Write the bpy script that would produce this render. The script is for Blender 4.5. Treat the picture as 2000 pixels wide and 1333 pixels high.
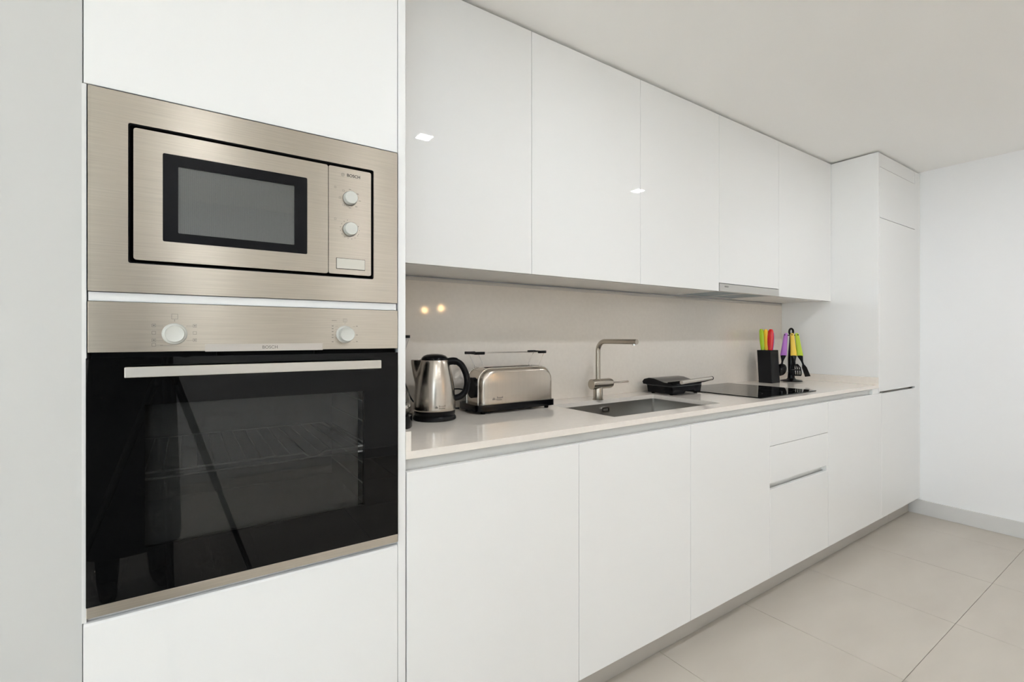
import bpy, bmesh, math, random
from mathutils import Vector, Matrix

for o in list(bpy.data.objects):
    bpy.data.objects.remove(o, do_unlink=True)
S = bpy.context.scene
COL = S.collection
R = math.radians

# ------------------------------------------------------------------ camera
CAM = (0.0, -1.1751, 1.24)
FPX, AIM = 936.70, 55.8387
cd = bpy.data.cameras.new('camera')
cd.sensor_width = 36.0
cd.sensor_fit = 'HORIZONTAL'
cd.lens = FPX / 2000.0 * 36.0
cd.shift_y = -8.55 / 2000.0
cd.clip_start = 0.01
cam = bpy.data.objects.new('camera', cd)
COL.objects.link(cam)
cam.location = CAM
cam.rotation_euler = (R(90), 0, R(AIM - 90))
S.camera = cam

# ------------------------------------------------------------------ light
W = bpy.data.worlds.new('overcast_sky')
S.world = W
W.use_nodes = True
bgn = W.node_tree.nodes['Background']
bgn.inputs[0].default_value = (0.78, 0.90, 1.0, 1)
bgn.inputs[1].default_value = 6.8
S.view_settings.view_transform = 'Standard'
S.view_settings.look = 'None'
S.view_settings.gamma = 1.0
S.view_settings.use_curve_mapping = False
S.view_settings.exposure = 0.05
try:
    S.cycles.use_denoising = True
    S.cycles.max_bounces = 12
    S.cycles.use_adaptive_sampling = True
    S.cycles.adaptive_threshold = 0.08
    S.cycles.adaptive_min_samples = 20
    S.cycles.diffuse_bounces = 9
    S.cycles.glossy_bounces = 4
    S.cycles.transparent_max_bounces = 8
    S.cycles.sample_clamp_indirect = 6.0
    S.cycles.caustics_reflective = False
    S.cycles.caustics_refractive = False
except Exception:
    pass

sl = bpy.data.lights.new('sun', 'SUN')  # added so light bounces off the unseen floor and lifts the ceiling
sl.energy = 110.0
sl.angle = R(1.0)
sl.color = (1.0, 0.98, 0.95)
sun = bpy.data.objects.new('sun', sl)
COL.objects.link(sun)
sun.rotation_euler = Vector((0.66, -0.10, -0.74)).to_track_quat('-Z', 'Y').to_euler()

# room limits
XL, XR = -4.2, 4.2529         # window wall / far wall
YB, YR = 0.592, -3.7          # back (kitchen) wall / rear wall
CEIL = 2.390
STUB = -0.1605                # end of the wall beside the oven tower
WIN_Y0, WIN_Y1, WIN_Z1 = -2.4, -1.05, 2.30
REAR_X0, REAR_X1, REAR_Z0 = -2.6, -0.95, 1.05

def portal(name, loc, rot, sx, sy):
    L = bpy.data.lights.new(name, 'AREA')
    L.shape = 'RECTANGLE'
    L.size, L.size_y = sx, sy
    L.cycles.is_portal = True
    o = bpy.data.objects.new(name, L)
    COL.objects.link(o)
    o.location = loc
    o.rotation_euler = rot
    return o
portal('window_daylight', (XL - 0.06, (WIN_Y0 + WIN_Y1) / 2, WIN_Z1 / 2 + 0.02),
       (0, R(-90), 0), WIN_Z1, WIN_Y1 - WIN_Y0)
portal('rear_window_daylight', ((REAR_X0 + REAR_X1) / 2, YR - 0.06, (WIN_Z1 + REAR_Z0) / 2 + 0.02),
       (R(90), 0, 0), REAR_X1 - REAR_X0, WIN_Z1 - REAR_Z0)

# ------------------------------------------------------------------ materials
MATS = {}
def principled(name, col, rough=0.5, metal=0.0, spec=0.5, coat=0.0, emit=None, estr=0.0):
    m = bpy.data.materials.new(name)
    m.use_nodes = True
    p = m.node_tree.nodes['Principled BSDF']
    p.inputs['Base Color'].default_value = (*col, 1)
    p.inputs['Roughness'].default_value = rough
    p.inputs['Metallic'].default_value = metal
    p.inputs['Specular IOR Level'].default_value = spec
    if coat:
        p.inputs['Coat Weight'].default_value = coat
        p.inputs['Coat Roughness'].default_value = 0.03
    if emit:
        p.inputs['Emission Color'].default_value = (*emit, 1)
        p.inputs['Emission Strength'].default_value = estr
    MATS[name] = m
    return m

def nodes(m):
    nt = m.node_tree
    return nt, nt.nodes, nt.links, nt.nodes['Principled BSDF']

def mottled(name, c1, c2, scale, rough, spec=0.5, detail=6, stretch=(1, 1, 1), bump=0.0, bscale=200, c3=None):
    """procedural two-tone surface in object space"""
    m = principled(name, c1, rough, spec=spec)
    nt, N, L, p = nodes(m)
    tc = N.new('ShaderNodeNewGeometry')
    mp = N.new('ShaderNodeMapping')
    mp.inputs['Scale'].default_value = stretch
    nz = N.new('ShaderNodeTexNoise')
    nz.inputs['Scale'].default_value = scale
    nz.inputs['Detail'].default_value = detail
    rp = N.new('ShaderNodeValToRGB')
    rp.color_ramp.elements[0].position = 0.3
    rp.color_ramp.elements[1].position = 0.7
    rp.color_ramp.elements[0].color = (*c1, 1)
    rp.color_ramp.elements[1].color = (*c2, 1)
    L.new(tc.outputs['Position'], mp.inputs['Vector'])
    L.new(mp.outputs['Vector'], nz.inputs['Vector'])
    L.new(nz.outputs['Fac'], rp.inputs['Fac'])
    L.new(rp.outputs['Color'], p.inputs['Base Color'])
    if bump:
        n2 = N.new('ShaderNodeTexNoise')
        n2.inputs['Scale'].default_value = bscale
        n2.inputs['Detail'].default_value = 3
        bp = N.new('ShaderNodeBump')
        bp.inputs['Strength'].default_value = bump
        bp.inputs['Distance'].default_value = 0.002
        L.new(tc.outputs['Position'], n2.inputs['Vector'])
        L.new(n2.outputs['Fac'], bp.inputs['Height'])
        L.new(bp.outputs['Normal'], p.inputs['Normal'])
    return m

def brushed(name, col, rough, grain=(3, 3, 700), strength=0.12, amp=0.08, aniso=0.0, tangent=(0, 0, 1), streak=0.0):
    """brushed metal: fine stretched grain, roughness larger across the grain"""
    m = principled(name, col, rough, metal=1.0)
    nt, N, L, p = nodes(m)
    g = N.new('ShaderNodeTexCoord')
    mp = N.new('ShaderNodeMapping')
    mp.inputs['Scale'].default_value = grain
    nz = N.new('ShaderNodeTexNoise')
    nz.inputs['Scale'].default_value = 1.0
    nz.inputs['Detail'].default_value = 4
    mr = N.new('ShaderNodeMapRange')
    mr.inputs['To Min'].default_value = rough - amp
    mr.inputs['To Max'].default_value = rough + amp
    L.new(g.outputs['Object'], mp.inputs['Vector'])
    L.new(mp.outputs['Vector'], nz.inputs['Vector'])
    L.new(nz.outputs['Fac'], mr.inputs['Value'])
    L.new(mr.outputs['Result'], p.inputs['Roughness'])
    if strength:
        bp = N.new('ShaderNodeBump')
        bp.inputs['Strength'].default_value = strength
        bp.inputs['Distance'].default_value = 0.0006
        L.new(nz.outputs['Fac'], bp.inputs['Height'])
        L.new(bp.outputs['Normal'], p.inputs['Normal'])
    if streak:
        cr = N.new('ShaderNodeValToRGB')
        cr.color_ramp.elements[0].position = 0.3
        cr.color_ramp.elements[1].position = 0.7
        cr.color_ramp.elements[0].color = (*[c * (1 - streak) for c in col], 1)
        cr.color_ramp.elements[1].color = (*[min(c * (1 + streak), 1) for c in col], 1)
        L.new(nz.outputs['Fac'], cr.inputs['Fac'])
        L.new(cr.outputs['Color'], p.inputs['Base Color'])
    if aniso:
        p.inputs['Anisotropic'].default_value = aniso
        cx = N.new('ShaderNodeCombineXYZ')
        for i in range(3):
            cx.inputs[i].default_value = tangent[i]
        L.new(cx.outputs[0], p.inputs['Tangent'])
    return m

def thin_glass(name, tint=(1, 1, 1), ior=1.5):
    m = bpy.data.materials.new(name)
    m.use_nodes = True
    nt = m.node_tree
    nt.nodes.clear()
    out = nt.nodes.new('ShaderNodeOutputMaterial')
    mix = nt.nodes.new('ShaderNodeMixShader')
    tr = nt.nodes.new('ShaderNodeBsdfTransparent')
    gl = nt.nodes.new('ShaderNodeBsdfGlossy')
    f0 = ((ior - 1) / (ior + 1)) ** 2
    lw = nt.nodes.new('ShaderNodeLayerWeight')
    lw.inputs['Blend'].default_value = 0.5
    pw = nt.nodes.new('ShaderNodeMath')
    pw.operation = 'POWER'
    pw.inputs[1].default_value = 5.0
    fr = nt.nodes.new('ShaderNodeMapRange')
    fr.inputs['To Min'].default_value = f0
    nt.links.new(lw.outputs['Facing'], pw.inputs[0])
    nt.links.new(pw.outputs[0], fr.inputs['Value'])
    tr.inputs['Color'].default_value = (*tint, 1)
    gl.inputs['Roughness'].default_value = 0.0
    gl.inputs['Color'].default_value = (1, 1, 1, 1)
    nt.links.new(fr.outputs[0], mix.inputs[0])
    nt.links.new(tr.outputs[0], mix.inputs[1])
    nt.links.new(gl.outputs[0], mix.inputs[2])
    nt.links.new(mix.outputs[0], out.inputs[0])
    MATS[name] = m
    return m

principled('white_lacquer', (0.835, 0.838, 0.835), 0.012, spec=0.5)
principled('white_carcass', (0.80, 0.795, 0.78), 0.35)
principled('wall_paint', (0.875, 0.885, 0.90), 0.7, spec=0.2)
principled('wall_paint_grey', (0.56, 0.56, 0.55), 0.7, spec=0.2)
principled('ceiling_paint', (0.93, 0.925, 0.91), 0.8, spec=0.15)
mottled('quartz', (0.785, 0.735, 0.68), (0.815, 0.765, 0.71), 60, 0.055, detail=8)
mottled('quartz_shaded', (0.73, 0.675, 0.61), (0.76, 0.705, 0.64), 60, 0.055, detail=8)  # same stone as the worktop, its dimmer light mixed into a darker colour
mottled('floor_tile', (0.485, 0.445, 0.395), (0.535, 0.495, 0.44), 2.2, 0.38, spec=0.4, stretch=(1.0, 2.6, 1), bump=0.02, bscale=90)
principled('grout', (0.33, 0.29, 0.25), 0.9, spec=0.1)
principled('baseboard_satin', (0.66, 0.66, 0.655), 0.4)
brushed('steel_brushed', (0.51, 0.465, 0.40), 0.34, grain=(9, 9, 420), strength=0.0, amp=0.04, aniso=0.88, streak=0.07)
principled('steel_sink', (0.44, 0.43, 0.41), 0.30, metal=1.0)
brushed('steel_appliance', (0.56, 0.51, 0.45), 0.24, grain=(200, 200, 4), strength=0.0, amp=0.03, streak=0.03)
principled('rack_wire', (0.86, 0.86, 0.84), 0.3, metal=0.2)
principled('chrome', (0.74, 0.72, 0.69), 0.10, metal=1.0)
principled('nickel_faucet', (0.46, 0.42, 0.365), 0.26, metal=1.0)
brushed('steel_hood', (0.62, 0.61, 0.585), 0.36, grain=(6, 6, 300), strength=0.0, amp=0.03)
principled('aluminium_rail', (0.74, 0.745, 0.73), 0.45, metal=0.25)
principled('aluminium_plinth', (0.56, 0.535, 0.50), 0.42, metal=0.4)
principled('handle_satin', (0.60, 0.57, 0.525), 0.33, metal=0.8)
principled('black_glass', (0.004, 0.004, 0.004), 0.02, spec=0.22)
principled('black_satin', (0.005, 0.005, 0.006), 0.35, spec=0.10)
principled('black_plastic', (0.004, 0.004, 0.005), 0.36, spec=0.16)
principled('black_gloss_plastic', (0.003, 0.003, 0.004), 0.14, spec=0.22)
principled('black_void', (0.004, 0.004, 0.004), 0.7, spec=0.1)
principled('block_black', (0.008, 0.008, 0.009), 0.5, spec=0.22)
principled('enamel_dark', (0.08, 0.081, 0.077), 0.3)
principled('knob_white', (0.56, 0.565, 0.53), 0.38)
principled('button_cream', (0.56, 0.545, 0.49), 0.4)
principled('print_dark', (0.05, 0.048, 0.045), 0.5)
principled('print_grey', (0.20, 0.185, 0.165), 0.5)
principled('plate_satin', (0.58, 0.54, 0.50), 0.35, metal=0.7)
principled('filter_film_blue', (0.14, 0.23, 0.29), 0.30, metal=0.5)
principled('handle_lime', (0.38, 0.60, 0.015), 0.3)
principled('handle_yellow', (0.90, 0.55, 0.02), 0.3)
principled('handle_red', (0.60, 0.006, 0.012), 0.22)
principled('handle_purple', (0.22, 0.03, 0.30), 0.3)
principled('silicone_purple', (0.45, 0.17, 0.58), 0.45)
principled('silicone_yellow', (0.80, 0.55, 0.07), 0.45)
principled('silicone_lime', (0.44, 0.58, 0.03), 0.45)
principled('led_glow', (0.9, 0.9, 0.88), 0.4, emit=(0.93, 0.965, 1.0), estr=500)
principled('led_glow_bright', (0.9, 0.9, 0.88), 0.4, emit=(0.93, 0.965, 1.0), estr=620)
principled('bulb_warm', (1.0, 0.8, 0.55), 0.4, emit=(1.0, 0.60, 0.25), estr=65)
principled('brass_satin', (0.55, 0.40, 0.20), 0.35, metal=1.0)
principled('white_upvc', (0.80, 0.80, 0.79), 0.35)
principled('balcony_stone', (0.82, 0.80, 0.77), 0.8)
principled('cloth_dark', (0.008, 0.008, 0.010), 0.9, spec=0.1)
principled('skin', (0.45, 0.27, 0.19), 0.55)
principled('hair_dark', (0.015, 0.010, 0.008), 0.6)
thin_glass('window_glass', (0.97, 0.98, 0.98))
thin_glass('oven_glass', (0.80, 0.80, 0.80), 1.32)
thin_glass('clear_glass', (0.86, 0.87, 0.87), 1.5)
principled('tank_plastic', (0.42, 0.40, 0.38), 0.15)

# microwave screen: grey perforated sheet behind glass
m = principled('microwave_screen', (0.115, 0.115, 0.110), 0.35, spec=0.45)
nt, N, L, p = nodes(m)
g = N.new('ShaderNodeNewGeometry')
wv = N.new('ShaderNodeTexWave')
wv.bands_direction = 'X'
wv.inputs['Scale'].default_value = 95
wv.inputs['Distortion'].default_value = 0
rp = N.new('ShaderNodeValToRGB')
rp.color_ramp.elements[0].color = (0.150, 0.150, 0.144, 1)
rp.color_ramp.elements[1].color = (0.185, 0.185, 0.178, 1)
L.new(g.outputs['Position'], wv.inputs['Vector'])
L.new(wv.outputs['Fac'], rp.inputs['Fac'])
L.new(rp.outputs['Color'], p.inputs['Base Color'])

# oven inner pane: fine dotted screen print, partly see-through
m = bpy.data.materials.new('oven_screen')
m.use_nodes = True
nt = m.node_tree
nt.nodes.clear()
out = nt.nodes.new('ShaderNodeOutputMaterial')
mix = nt.nodes.new('ShaderNodeMixShader')
tr = nt.nodes.new('ShaderNodeBsdfTransparent')
tr.inputs['Color'].default_value = (0.8, 0.8, 0.8, 1)
pb = nt.nodes.new('ShaderNodeBsdfPrincipled')
pb.inputs['Base Color'].default_value = (0.10, 0.102, 0.097, 1)
pb.inputs['Roughness'].default_value = 0.12
pb.inputs['Specular IOR Level'].default_value = 0.9
g = nt.nodes.new('ShaderNodeNewGeometry')
mp = nt.nodes.new('ShaderNodeMapping')
mp.inputs['Rotation'].default_value = (0, R(45), 0)
vo = nt.nodes.new('ShaderNodeTexChecker')
vo.inputs['Scale'].default_value = 700
vo.inputs['Color1'].default_value = (0.48, 0.48, 0.48, 1)
vo.inputs['Color2'].default_value = (0.26, 0.26, 0.26, 1)
nt.links.new(g.outputs['Position'], mp.inputs['Vector'])
nt.links.new(mp.outputs['Vector'], vo.inputs['Vector'])
nt.links.new(vo.outputs['Color'], mix.inputs[0])
nt.links.new(tr.outputs[0], mix.inputs[1])
nt.links.new(pb.outputs[0], mix.inputs[2])
nt.links.new(mix.outputs[0], out.inputs[0])
MATS['oven_screen'] = m

# ------------------------------------------------------------------ mesh helpers
def nb():
    return bmesh.new()

def box(bm, x0, x1, y0, y1, z0, z1, bev=0.0, seg=2):
    vs = [bm.verts.new((x, y, z)) for z in (z0, z1) for y in (y0, y1) for x in (x0, x1)]
    fs = [bm.faces.new([vs[i] for i in q]) for q in
          ((0, 2, 3, 1), (4, 5, 7, 6), (0, 1, 5, 4), (2, 6, 7, 3), (0, 4, 6, 2), (1, 3, 7, 5))]
    if bev > 0:
        es = list({e for f in fs for e in f.edges})
        bmesh.ops.bevel(bm, geom=es, offset=bev, segments=seg, profile=0.5, affect='EDGES')

def ring_faces(bm, a, b, close=True):
    n = len(a)
    for i in range(n if close else n - 1):
        j = (i + 1) % n
        try:
            bm.faces.new((a[i], a[j], b[j], b[i]))
        except ValueError:
            pass

def cyl(bm, p0, p1, r0, r1=None, n=32, caps=True):
    r1 = r0 if r1 is None else r1
    p0, p1 = Vector(p0), Vector(p1)
    d = (p1 - p0).normalized()
    u = d.orthogonal().normalized()
    v = d.cross(u)
    A, B = [], []
    for i in range(n):
        t = 2 * math.pi * i / n
        w = u * math.cos(t) + v * math.sin(t)
        A.append(bm.verts.new(p0 + w * r0))
        B.append(bm.verts.new(p1 + w * r1))
    ring_faces(bm, A, B)
    if caps:
        bm.faces.new(A[::-1])
        bm.faces.new(B)

def lathe(bm, prof, c=(0, 0, 0), axis='Z', n=48):
    """prof: list of (radius, height); closes on the axis where radius is 0"""
    c = Vector(c)
    rows = []
    for r, h in prof:
        row = []
        if r < 1e-6:
            row = [None, (0, 0, h)]
        else:
            row = [(r * math.cos(2 * math.pi * i / n), r * math.sin(2 * math.pi * i / n), h) for i in range(n)]
        rows.append(row)
    def put(q):
        x, y, z = q
        if axis == 'Z':
            w = Vector((x, y, z))
        elif axis == '-Y':
            w = Vector((x, -z, y))
        elif axis == 'X':
            w = Vector((z, x, y))
        return bm.verts.new(c + w)
    vr = []
    for row in rows:
        vr.append([put(row[1])] if row[0] is None else [put(q) for q in row])
    for a, b in zip(vr, vr[1:]):
        if len(a) == 1 and len(b) == 1:
            continue
        if len(a) == 1:
            for i in range(n):
                bm.faces.new((a[0], b[i], b[(i + 1) % n]))
        elif len(b) == 1:
            for i in range(n):
                bm.faces.new((a[i], a[(i + 1) % n], b[0]))
        else:
            ring_faces(bm, a, b)
    if len(vr[0]) > 1:
        bm.faces.new(vr[0][::-1])
    if len(vr[-1]) > 1:
        bm.faces.new(vr[-1])

def tube(bm, pts, r, n=12, caps=True, rr=None):
    pts = [Vector(q) for q in pts]
    prev = None
    rings = []
    u = None
    for i, q in enumerate(pts):
        a = pts[max(i - 1, 0)]
        b = pts[min(i + 1, len(pts) - 1)]
        d = (b - a).normalized()
        if u is None:
            u = d.orthogonal().normalized()
        else:
            u = (u - d * u.dot(d))
            if u.length < 1e-6:
                u = d.orthogonal()
            u.normalize()
        v = d.cross(u)
        rad = rr[i] if rr else r
        rings.append([bm.verts.new(q + (u * math.cos(2 * math.pi * k / n) + v * math.sin(2 * math.pi * k / n)) * rad) for k in range(n)])
    for a, b in zip(rings, rings[1:]):
        ring_faces(bm, a, b)
    if caps:
        bm.faces.new(rings[0][::-1])
        bm.faces.new(rings[-1])

def smooth_path(pts, k=8):
    """Catmull-Rom through the points"""
    P = [Vector(q) for q in pts]
    P = [P[0] * 2 - P[1]] + P + [P[-1] * 2 - P[-2]]
    o = []
    for i in range(1, len(P) - 2):
        for s in range(k):
            t = s / k
            a, b, c, d = P[i - 1], P[i], P[i + 1], P[i + 2]
            o.append(0.5 * ((2 * b) + (c - a) * t + (2 * a - 5 * b + 4 * c - d) * t * t + (3 * b - a - 3 * c + d) * t ** 3))
    o.append(P[-2])
    return o

def rrect(x0, x1, z0, z1, r, k=5):
    o = []
    for cx, cz, a0 in ((x1 - r, z1 - r, 0), (x0 + r, z1 - r, 90), (x0 + r, z0 + r, 180), (x1 - r, z0 + r, 270)):
        for i in range(k + 1):
            t = R(a0 + 90 * i / k)
            o.append((cx + r * math.cos(t), cz + r * math.sin(t)))
    return o

def prism(bm, pts, axis, a0, a1):
    """extrude a 2-D outline along an axis: Y -> (x,z), X -> (y,z), Z -> (x,y)"""
    def at(q, a):
        return {'Y': (q[0], a, q[1]), 'X': (a, q[0], q[1]), 'Z': (q[0], q[1], a)}[axis]
    A = [bm.verts.new(at(q, a0)) for q in pts]
    B = [bm.verts.new(at(q, a1)) for q in pts]
    ring_faces(bm, A, B)
    bm.faces.new(A[::-1])
    bm.faces.new(B)

def ring_plate(bm, outer, inner, axis, a0, a1):
    """plate with a hole; outer and inner outlines have the same number of points"""
    def at(q, a):
        return {'Y': (q[0], a, q[1]), 'X': (a, q[0], q[1]), 'Z': (q[0], q[1], a)}[axis]
    o0 = [bm.verts.new(at(q, a0)) for q in outer]
    i0 = [bm.verts.new(at(q, a0)) for q in inner]
    o1 = [bm.verts.new(at(q, a1)) for q in outer]
    i1 = [bm.verts.new(at(q, a1)) for q in inner]
    ring_faces(bm, o0, i0)
    ring_faces(bm, i1, o1)
    ring_faces(bm, o1, o0)
    ring_faces(bm, i0, i1)

def finish(bm, name, smooth=None):
    bmesh.ops.remove_doubles(bm, verts=bm.verts, dist=1e-6)
    bmesh.ops.recalc_face_normals(bm, faces=bm.faces)
    me = bpy.data.meshes.new(name)
    bm.to_mesh(me)
    bm.free()
    if smooth is not None:
        for pl in me.polygons:
            pl.use_smooth = True
        me.set_sharp_from_angle(angle=R(smooth))
    return me

def part(name, bm, mat, parent=None, smooth=None, label=None, local=False):
    me = finish(bm, name, smooth) if isinstance(bm, bmesh.types.BMesh) else bm
    me.materials.clear()
    me.materials.append(MATS[mat])
    o = bpy.data.objects.new(name, me)
    COL.objects.link(o)
    if parent is not None:
        o.parent = parent
        if parent.type == 'EMPTY' and not local:
            o.matrix_parent_inverse = Matrix.Translation(-Vector(parent.location))
    if label:
        o['label'] = label
    return o

def tag(o, label=None, cat=None, group=None, kind=None):
    if label: o['label'] = label
    if cat: o['category'] = cat
    if group: o['group'] = group
    if kind: o['kind'] = kind
    return o

def thing(name, loc, label, cat, group=None, rz=0.0):
    o = bpy.data.objects.new(name, None)
    o.empty_display_size = 0.05
    COL.objects.link(o)
    o.location = loc
    o.rotation_euler = (0, 0, rz)
    return tag(o, label, cat, group)

def b1(*a, **k):
    bm = nb()
    box(bm, *a, **k)
    return bm

def text(name, body, size, loc, mat, parent, rot=(90, 0, 0), bold=0.0, align='CENTER', extrude=0.0002, local=False):
    cu = bpy.data.curves.new(name, 'FONT')
    cu.body = body
    cu.size = size
    cu.align_x = align
    cu.align_y = 'CENTER'
    cu.extrude = extrude
    cu.offset = bold
    t = bpy.data.objects.new(name, cu)
    COL.objects.link(t)
    dg = bpy.context.evaluated_depsgraph_get()
    me = bpy.data.meshes.new_from_object(t.evaluated_get(dg))
    me.transform(Matrix.Translation(loc) @ Matrix.Rotation(R(rot[2]), 4, 'Z') @ Matrix.Rotation(R(rot[1]), 4, 'Y') @ Matrix.Rotation(R(rot[0]), 4, 'X'))
    bpy.data.objects.remove(t, do_unlink=True)
    bpy.data.curves.remove(cu)
    return part(name, me, mat, parent, local=local)

# ------------------------------------------------------------------ room shell
floor = part('floor', b1(XL, XR, YR, YB, -0.05, -0.0025), 'grout')
tag(floor, 'large beige matt floor tiles with thin dark joints', kind='structure')
TW = 0.603
tile_me = finish(b1(-TW / 2 + 0.0009, TW / 2 - 0.0009, -0.2991, 0.2991, -0.012, 0.0, bev=0.0006, seg=1), 'tile')
tile_me.materials.append(MATS['floor_tile'])
ys = [-0.537 + 0.6 * k for k in range(-6, 2)]
xs = [1.540 + TW * k for k in range(-10, 5)]
for y0 in ys:
    for x0 in xs:
        ax0, ax1 = max(x0, XL), min(x0 + TW, XR)
        ay0, ay1 = max(y0, YR), min(y0 + 0.6, YB)
        if ax1 - ax0 < 0.02 or ay1 - ay0 < 0.02:
            continue
        if ax1 - ax0 > TW - 0.001 and ay1 - ay0 > 0.599:
            o = bpy.data.objects.new('tile', tile_me)
            COL.objects.link(o)
            o.location = (x0 + TW / 2, y0 + 0.3, 0)
            o.parent = floor
        else:
            part('tile', b1(ax0 + 0.0009, ax1 - 0.0009, ay0 + 0.0009, ay1 - 0.0009, -0.012, 0, bev=0.0006, seg=1), 'floor_tile', floor)

tag(part('ceiling', b1(XL - 0.2, XR + 0.2, YR - 0.2, YB + 0.2, CEIL, CEIL + 0.15), 'ceiling_paint'),
    'plain white ceiling above the kitchen', kind='structure')
tag(part('wall_back', b1(STUB, XR + 0.2, YB, YB + 0.2, -0.05, CEIL), 'wall_paint'),
    'white wall behind the kitchen units', kind='structure')
tag(part('wall_right', b1(XR, XR + 0.2, YR - 0.2, YB, -0.05, CEIL), 'wall_paint'),
    'plain white wall at the far end of the kitchen', kind='structure')
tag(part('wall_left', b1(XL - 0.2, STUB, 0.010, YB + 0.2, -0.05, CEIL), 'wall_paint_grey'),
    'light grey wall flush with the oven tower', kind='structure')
bm = nb()
box(bm, XL - 0.2, REAR_X0, YR - 0.2, YR, -0.05, CEIL)
box(bm, REAR_X1, XR, YR - 0.2, YR, -0.05, CEIL)
box(bm, REAR_X0, REAR_X1, YR - 0.2, YR, WIN_Z1 + 0.03, CEIL)
box(bm, REAR_X0, REAR_X1, YR - 0.2, YR, -0.05, REAR_Z0)
tag(part('wall_rear', bm, 'wall_paint'),
    'white wall behind the camera', kind='structure')
bm = nb()
box(bm, XL - 0.2, XL, YR, WIN_Y0, -0.05, CEIL)
box(bm, XL - 0.2, XL, WIN_Y1, 0.010, -0.05, CEIL)
box(bm, XL - 0.2, XL, WIN_Y0, WIN_Y1, WIN_Z1 + 0.03, CEIL)
box(bm, XL - 0.2, XL, WIN_Y0, WIN_Y1, -0.05, 0.03)
tag(part('wall_window', bm, 'wall_paint'), 'white wall around the balcony window', kind='structure')

win = thing('window_1', (XL - 0.12, (WIN_Y0 + WIN_Y1) / 2, 0.03), 'wide white framed sliding balcony window', 'window')
del win['category']
win['kind'] = 'structure'
n = 2
pw = (WIN_Y1 - WIN_Y0) / n
for i in range(n):
    ya, yb = WIN_Y0 + i * pw, WIN_Y0 + (i + 1) * pw
    bm = nb()
    def at(y, z): return (y, z)
    ring_plate(bm, rrect(ya, yb, 0.03, WIN_Z1 + 0.03, 0.002), rrect(ya + 0.05, yb - 0.05, 0.09, WIN_Z1 - 0.03, 0.004), 'X', XL - 0.15, XL - 0.10)
    part('sash_frame', bm, 'white_upvc', win)
    part('pane', b1(XL - 0.127, XL - 0.123, ya + 0.05, yb - 0.05, 0.09, WIN_Z1 - 0.03), 'window_glass', win)
win = thing('window_2', ((REAR_X0 + REAR_X1) / 2, YR - 0.12, REAR_Z0), 'white framed double window behind the camera', 'window')
del win['category']
win['kind'] = 'structure'
pw = (REAR_X1 - REAR_X0) / 2
for i in range(2):
    xa, xb = REAR_X0 + i * pw, REAR_X0 + (i + 1) * pw
    bm = nb()
    ring_plate(bm, rrect(xa, xb, REAR_Z0, WIN_Z1 + 0.03, 0.002), rrect(xa + 0.05, xb - 0.05, REAR_Z0 + 0.06, WIN_Z1 - 0.03, 0.004), 'Y', YR - 0.15, YR - 0.10)
    part('sash_frame', bm, 'white_upvc', win)
    part('pane', b1(xa + 0.05, xb - 0.05, YR - 0.127, YR - 0.123, REAR_Z0 + 0.06, WIN_Z1 - 0.03), 'window_glass', win)
tag(part('balcony_floor', b1(XL - 12, XR, YR - 12, YB + 6, -0.2, -0.06), 'balcony_stone'), 'pale stone ground outside the window', kind='structure')

tag(part('sky_block_slab', b1(XL - 1.4, XR, YR - 1.4, YR - 0.2, 2.62, 2.80), 'wall_paint'), 'unseen white slab added above the rear window to block steep sky', kind='structure')  # added out of view, keeps steep sky light off the lower doors
tag(part('baseboard_right', b1(XR - 0.014, XR, YR, 0.062, 0.0, 0.099, bev=0.0015), 'baseboard_satin'),
    'grey white baseboard along the far wall', kind='structure')
tag(part('baseboard_rear', b1(XL, XR - 0.014, YR, YR + 0.014, 0.0, 0.099, bev=0.0015), 'baseboard_satin'),
    'grey white baseboard along the rear wall', kind='structure')

# ------------------------------------------------------------------ oven tower cabinet
DT = 0.019   # door thickness
tower = thing('tall_oven_cabinet', (0.154, 0.3, 0), 'tall glossy white cabinet tower housing the microwave and the oven', 'cabinet')
part('side_panel', b1(0.4463, 0.4663, 0.0, 0.59, 0.0, 2.378, bev=0.0008), 'white_lacquer', tower)
part('door', b1(-0.1572, 0.4447, 0.0, DT, 1.7090, 2.378, bev=0.001), 'white_lacquer', tower, label='white upper door above the microwave')
bm = nb()
prism(bm, [(0.0, 0.112), (0.0, 0.703), (0.0022, 0.7072), (0.006, 0.7090), (DT, 0.7090), (DT, 0.112)], 'X', -0.1576, 0.4449)
part('door', bm, 'white_lacquer', tower, label='white lower door under the oven')
bm = nb()
box(bm, -0.1600, -0.1535, 0.0022, 0.585, 0.7095, 1.7085)
box(bm, -0.1600, -0.1535, 0.022, 0.585, 0.11, 0.7095)
box(bm, -0.1600, -0.1535, 0.022, 0.585, 1.7085, 2.378)
box(bm, -0.1530, 0.4463, 0.024, 0.585, 2.36, 2.378)
box(bm, -0.1530, 0.4463, 0.024, 0.585, 0.11, 0.128)
box(bm, -0.1530, 0.4463, 0.575, 0.585, 0.128, 2.36)
box(bm, -0.1530, 0.4463, 0.024, 0.57, 1.710, 1.728)
part('carcass', bm, 'white_carcass', tower)
part('filler_strip', b1(-0.1508, 0.4418, 0.002, 0.022, 1.3068, 1.3240, bev=0.0006), 'white_lacquer', tower, label='white strip between microwave and oven')
part('plinth', b1(STUB + 0.001, 0.446, 0.062, 0.078, 0.0, 0.1100, bev=0.0005), 'aluminium_plinth', tower)
part('shelf_board', b1(-0.1530, 0.4463, 0.012, 0.57, 0.694, 0.7125, bev=0.0005), 'white_carcass', tower)

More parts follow.
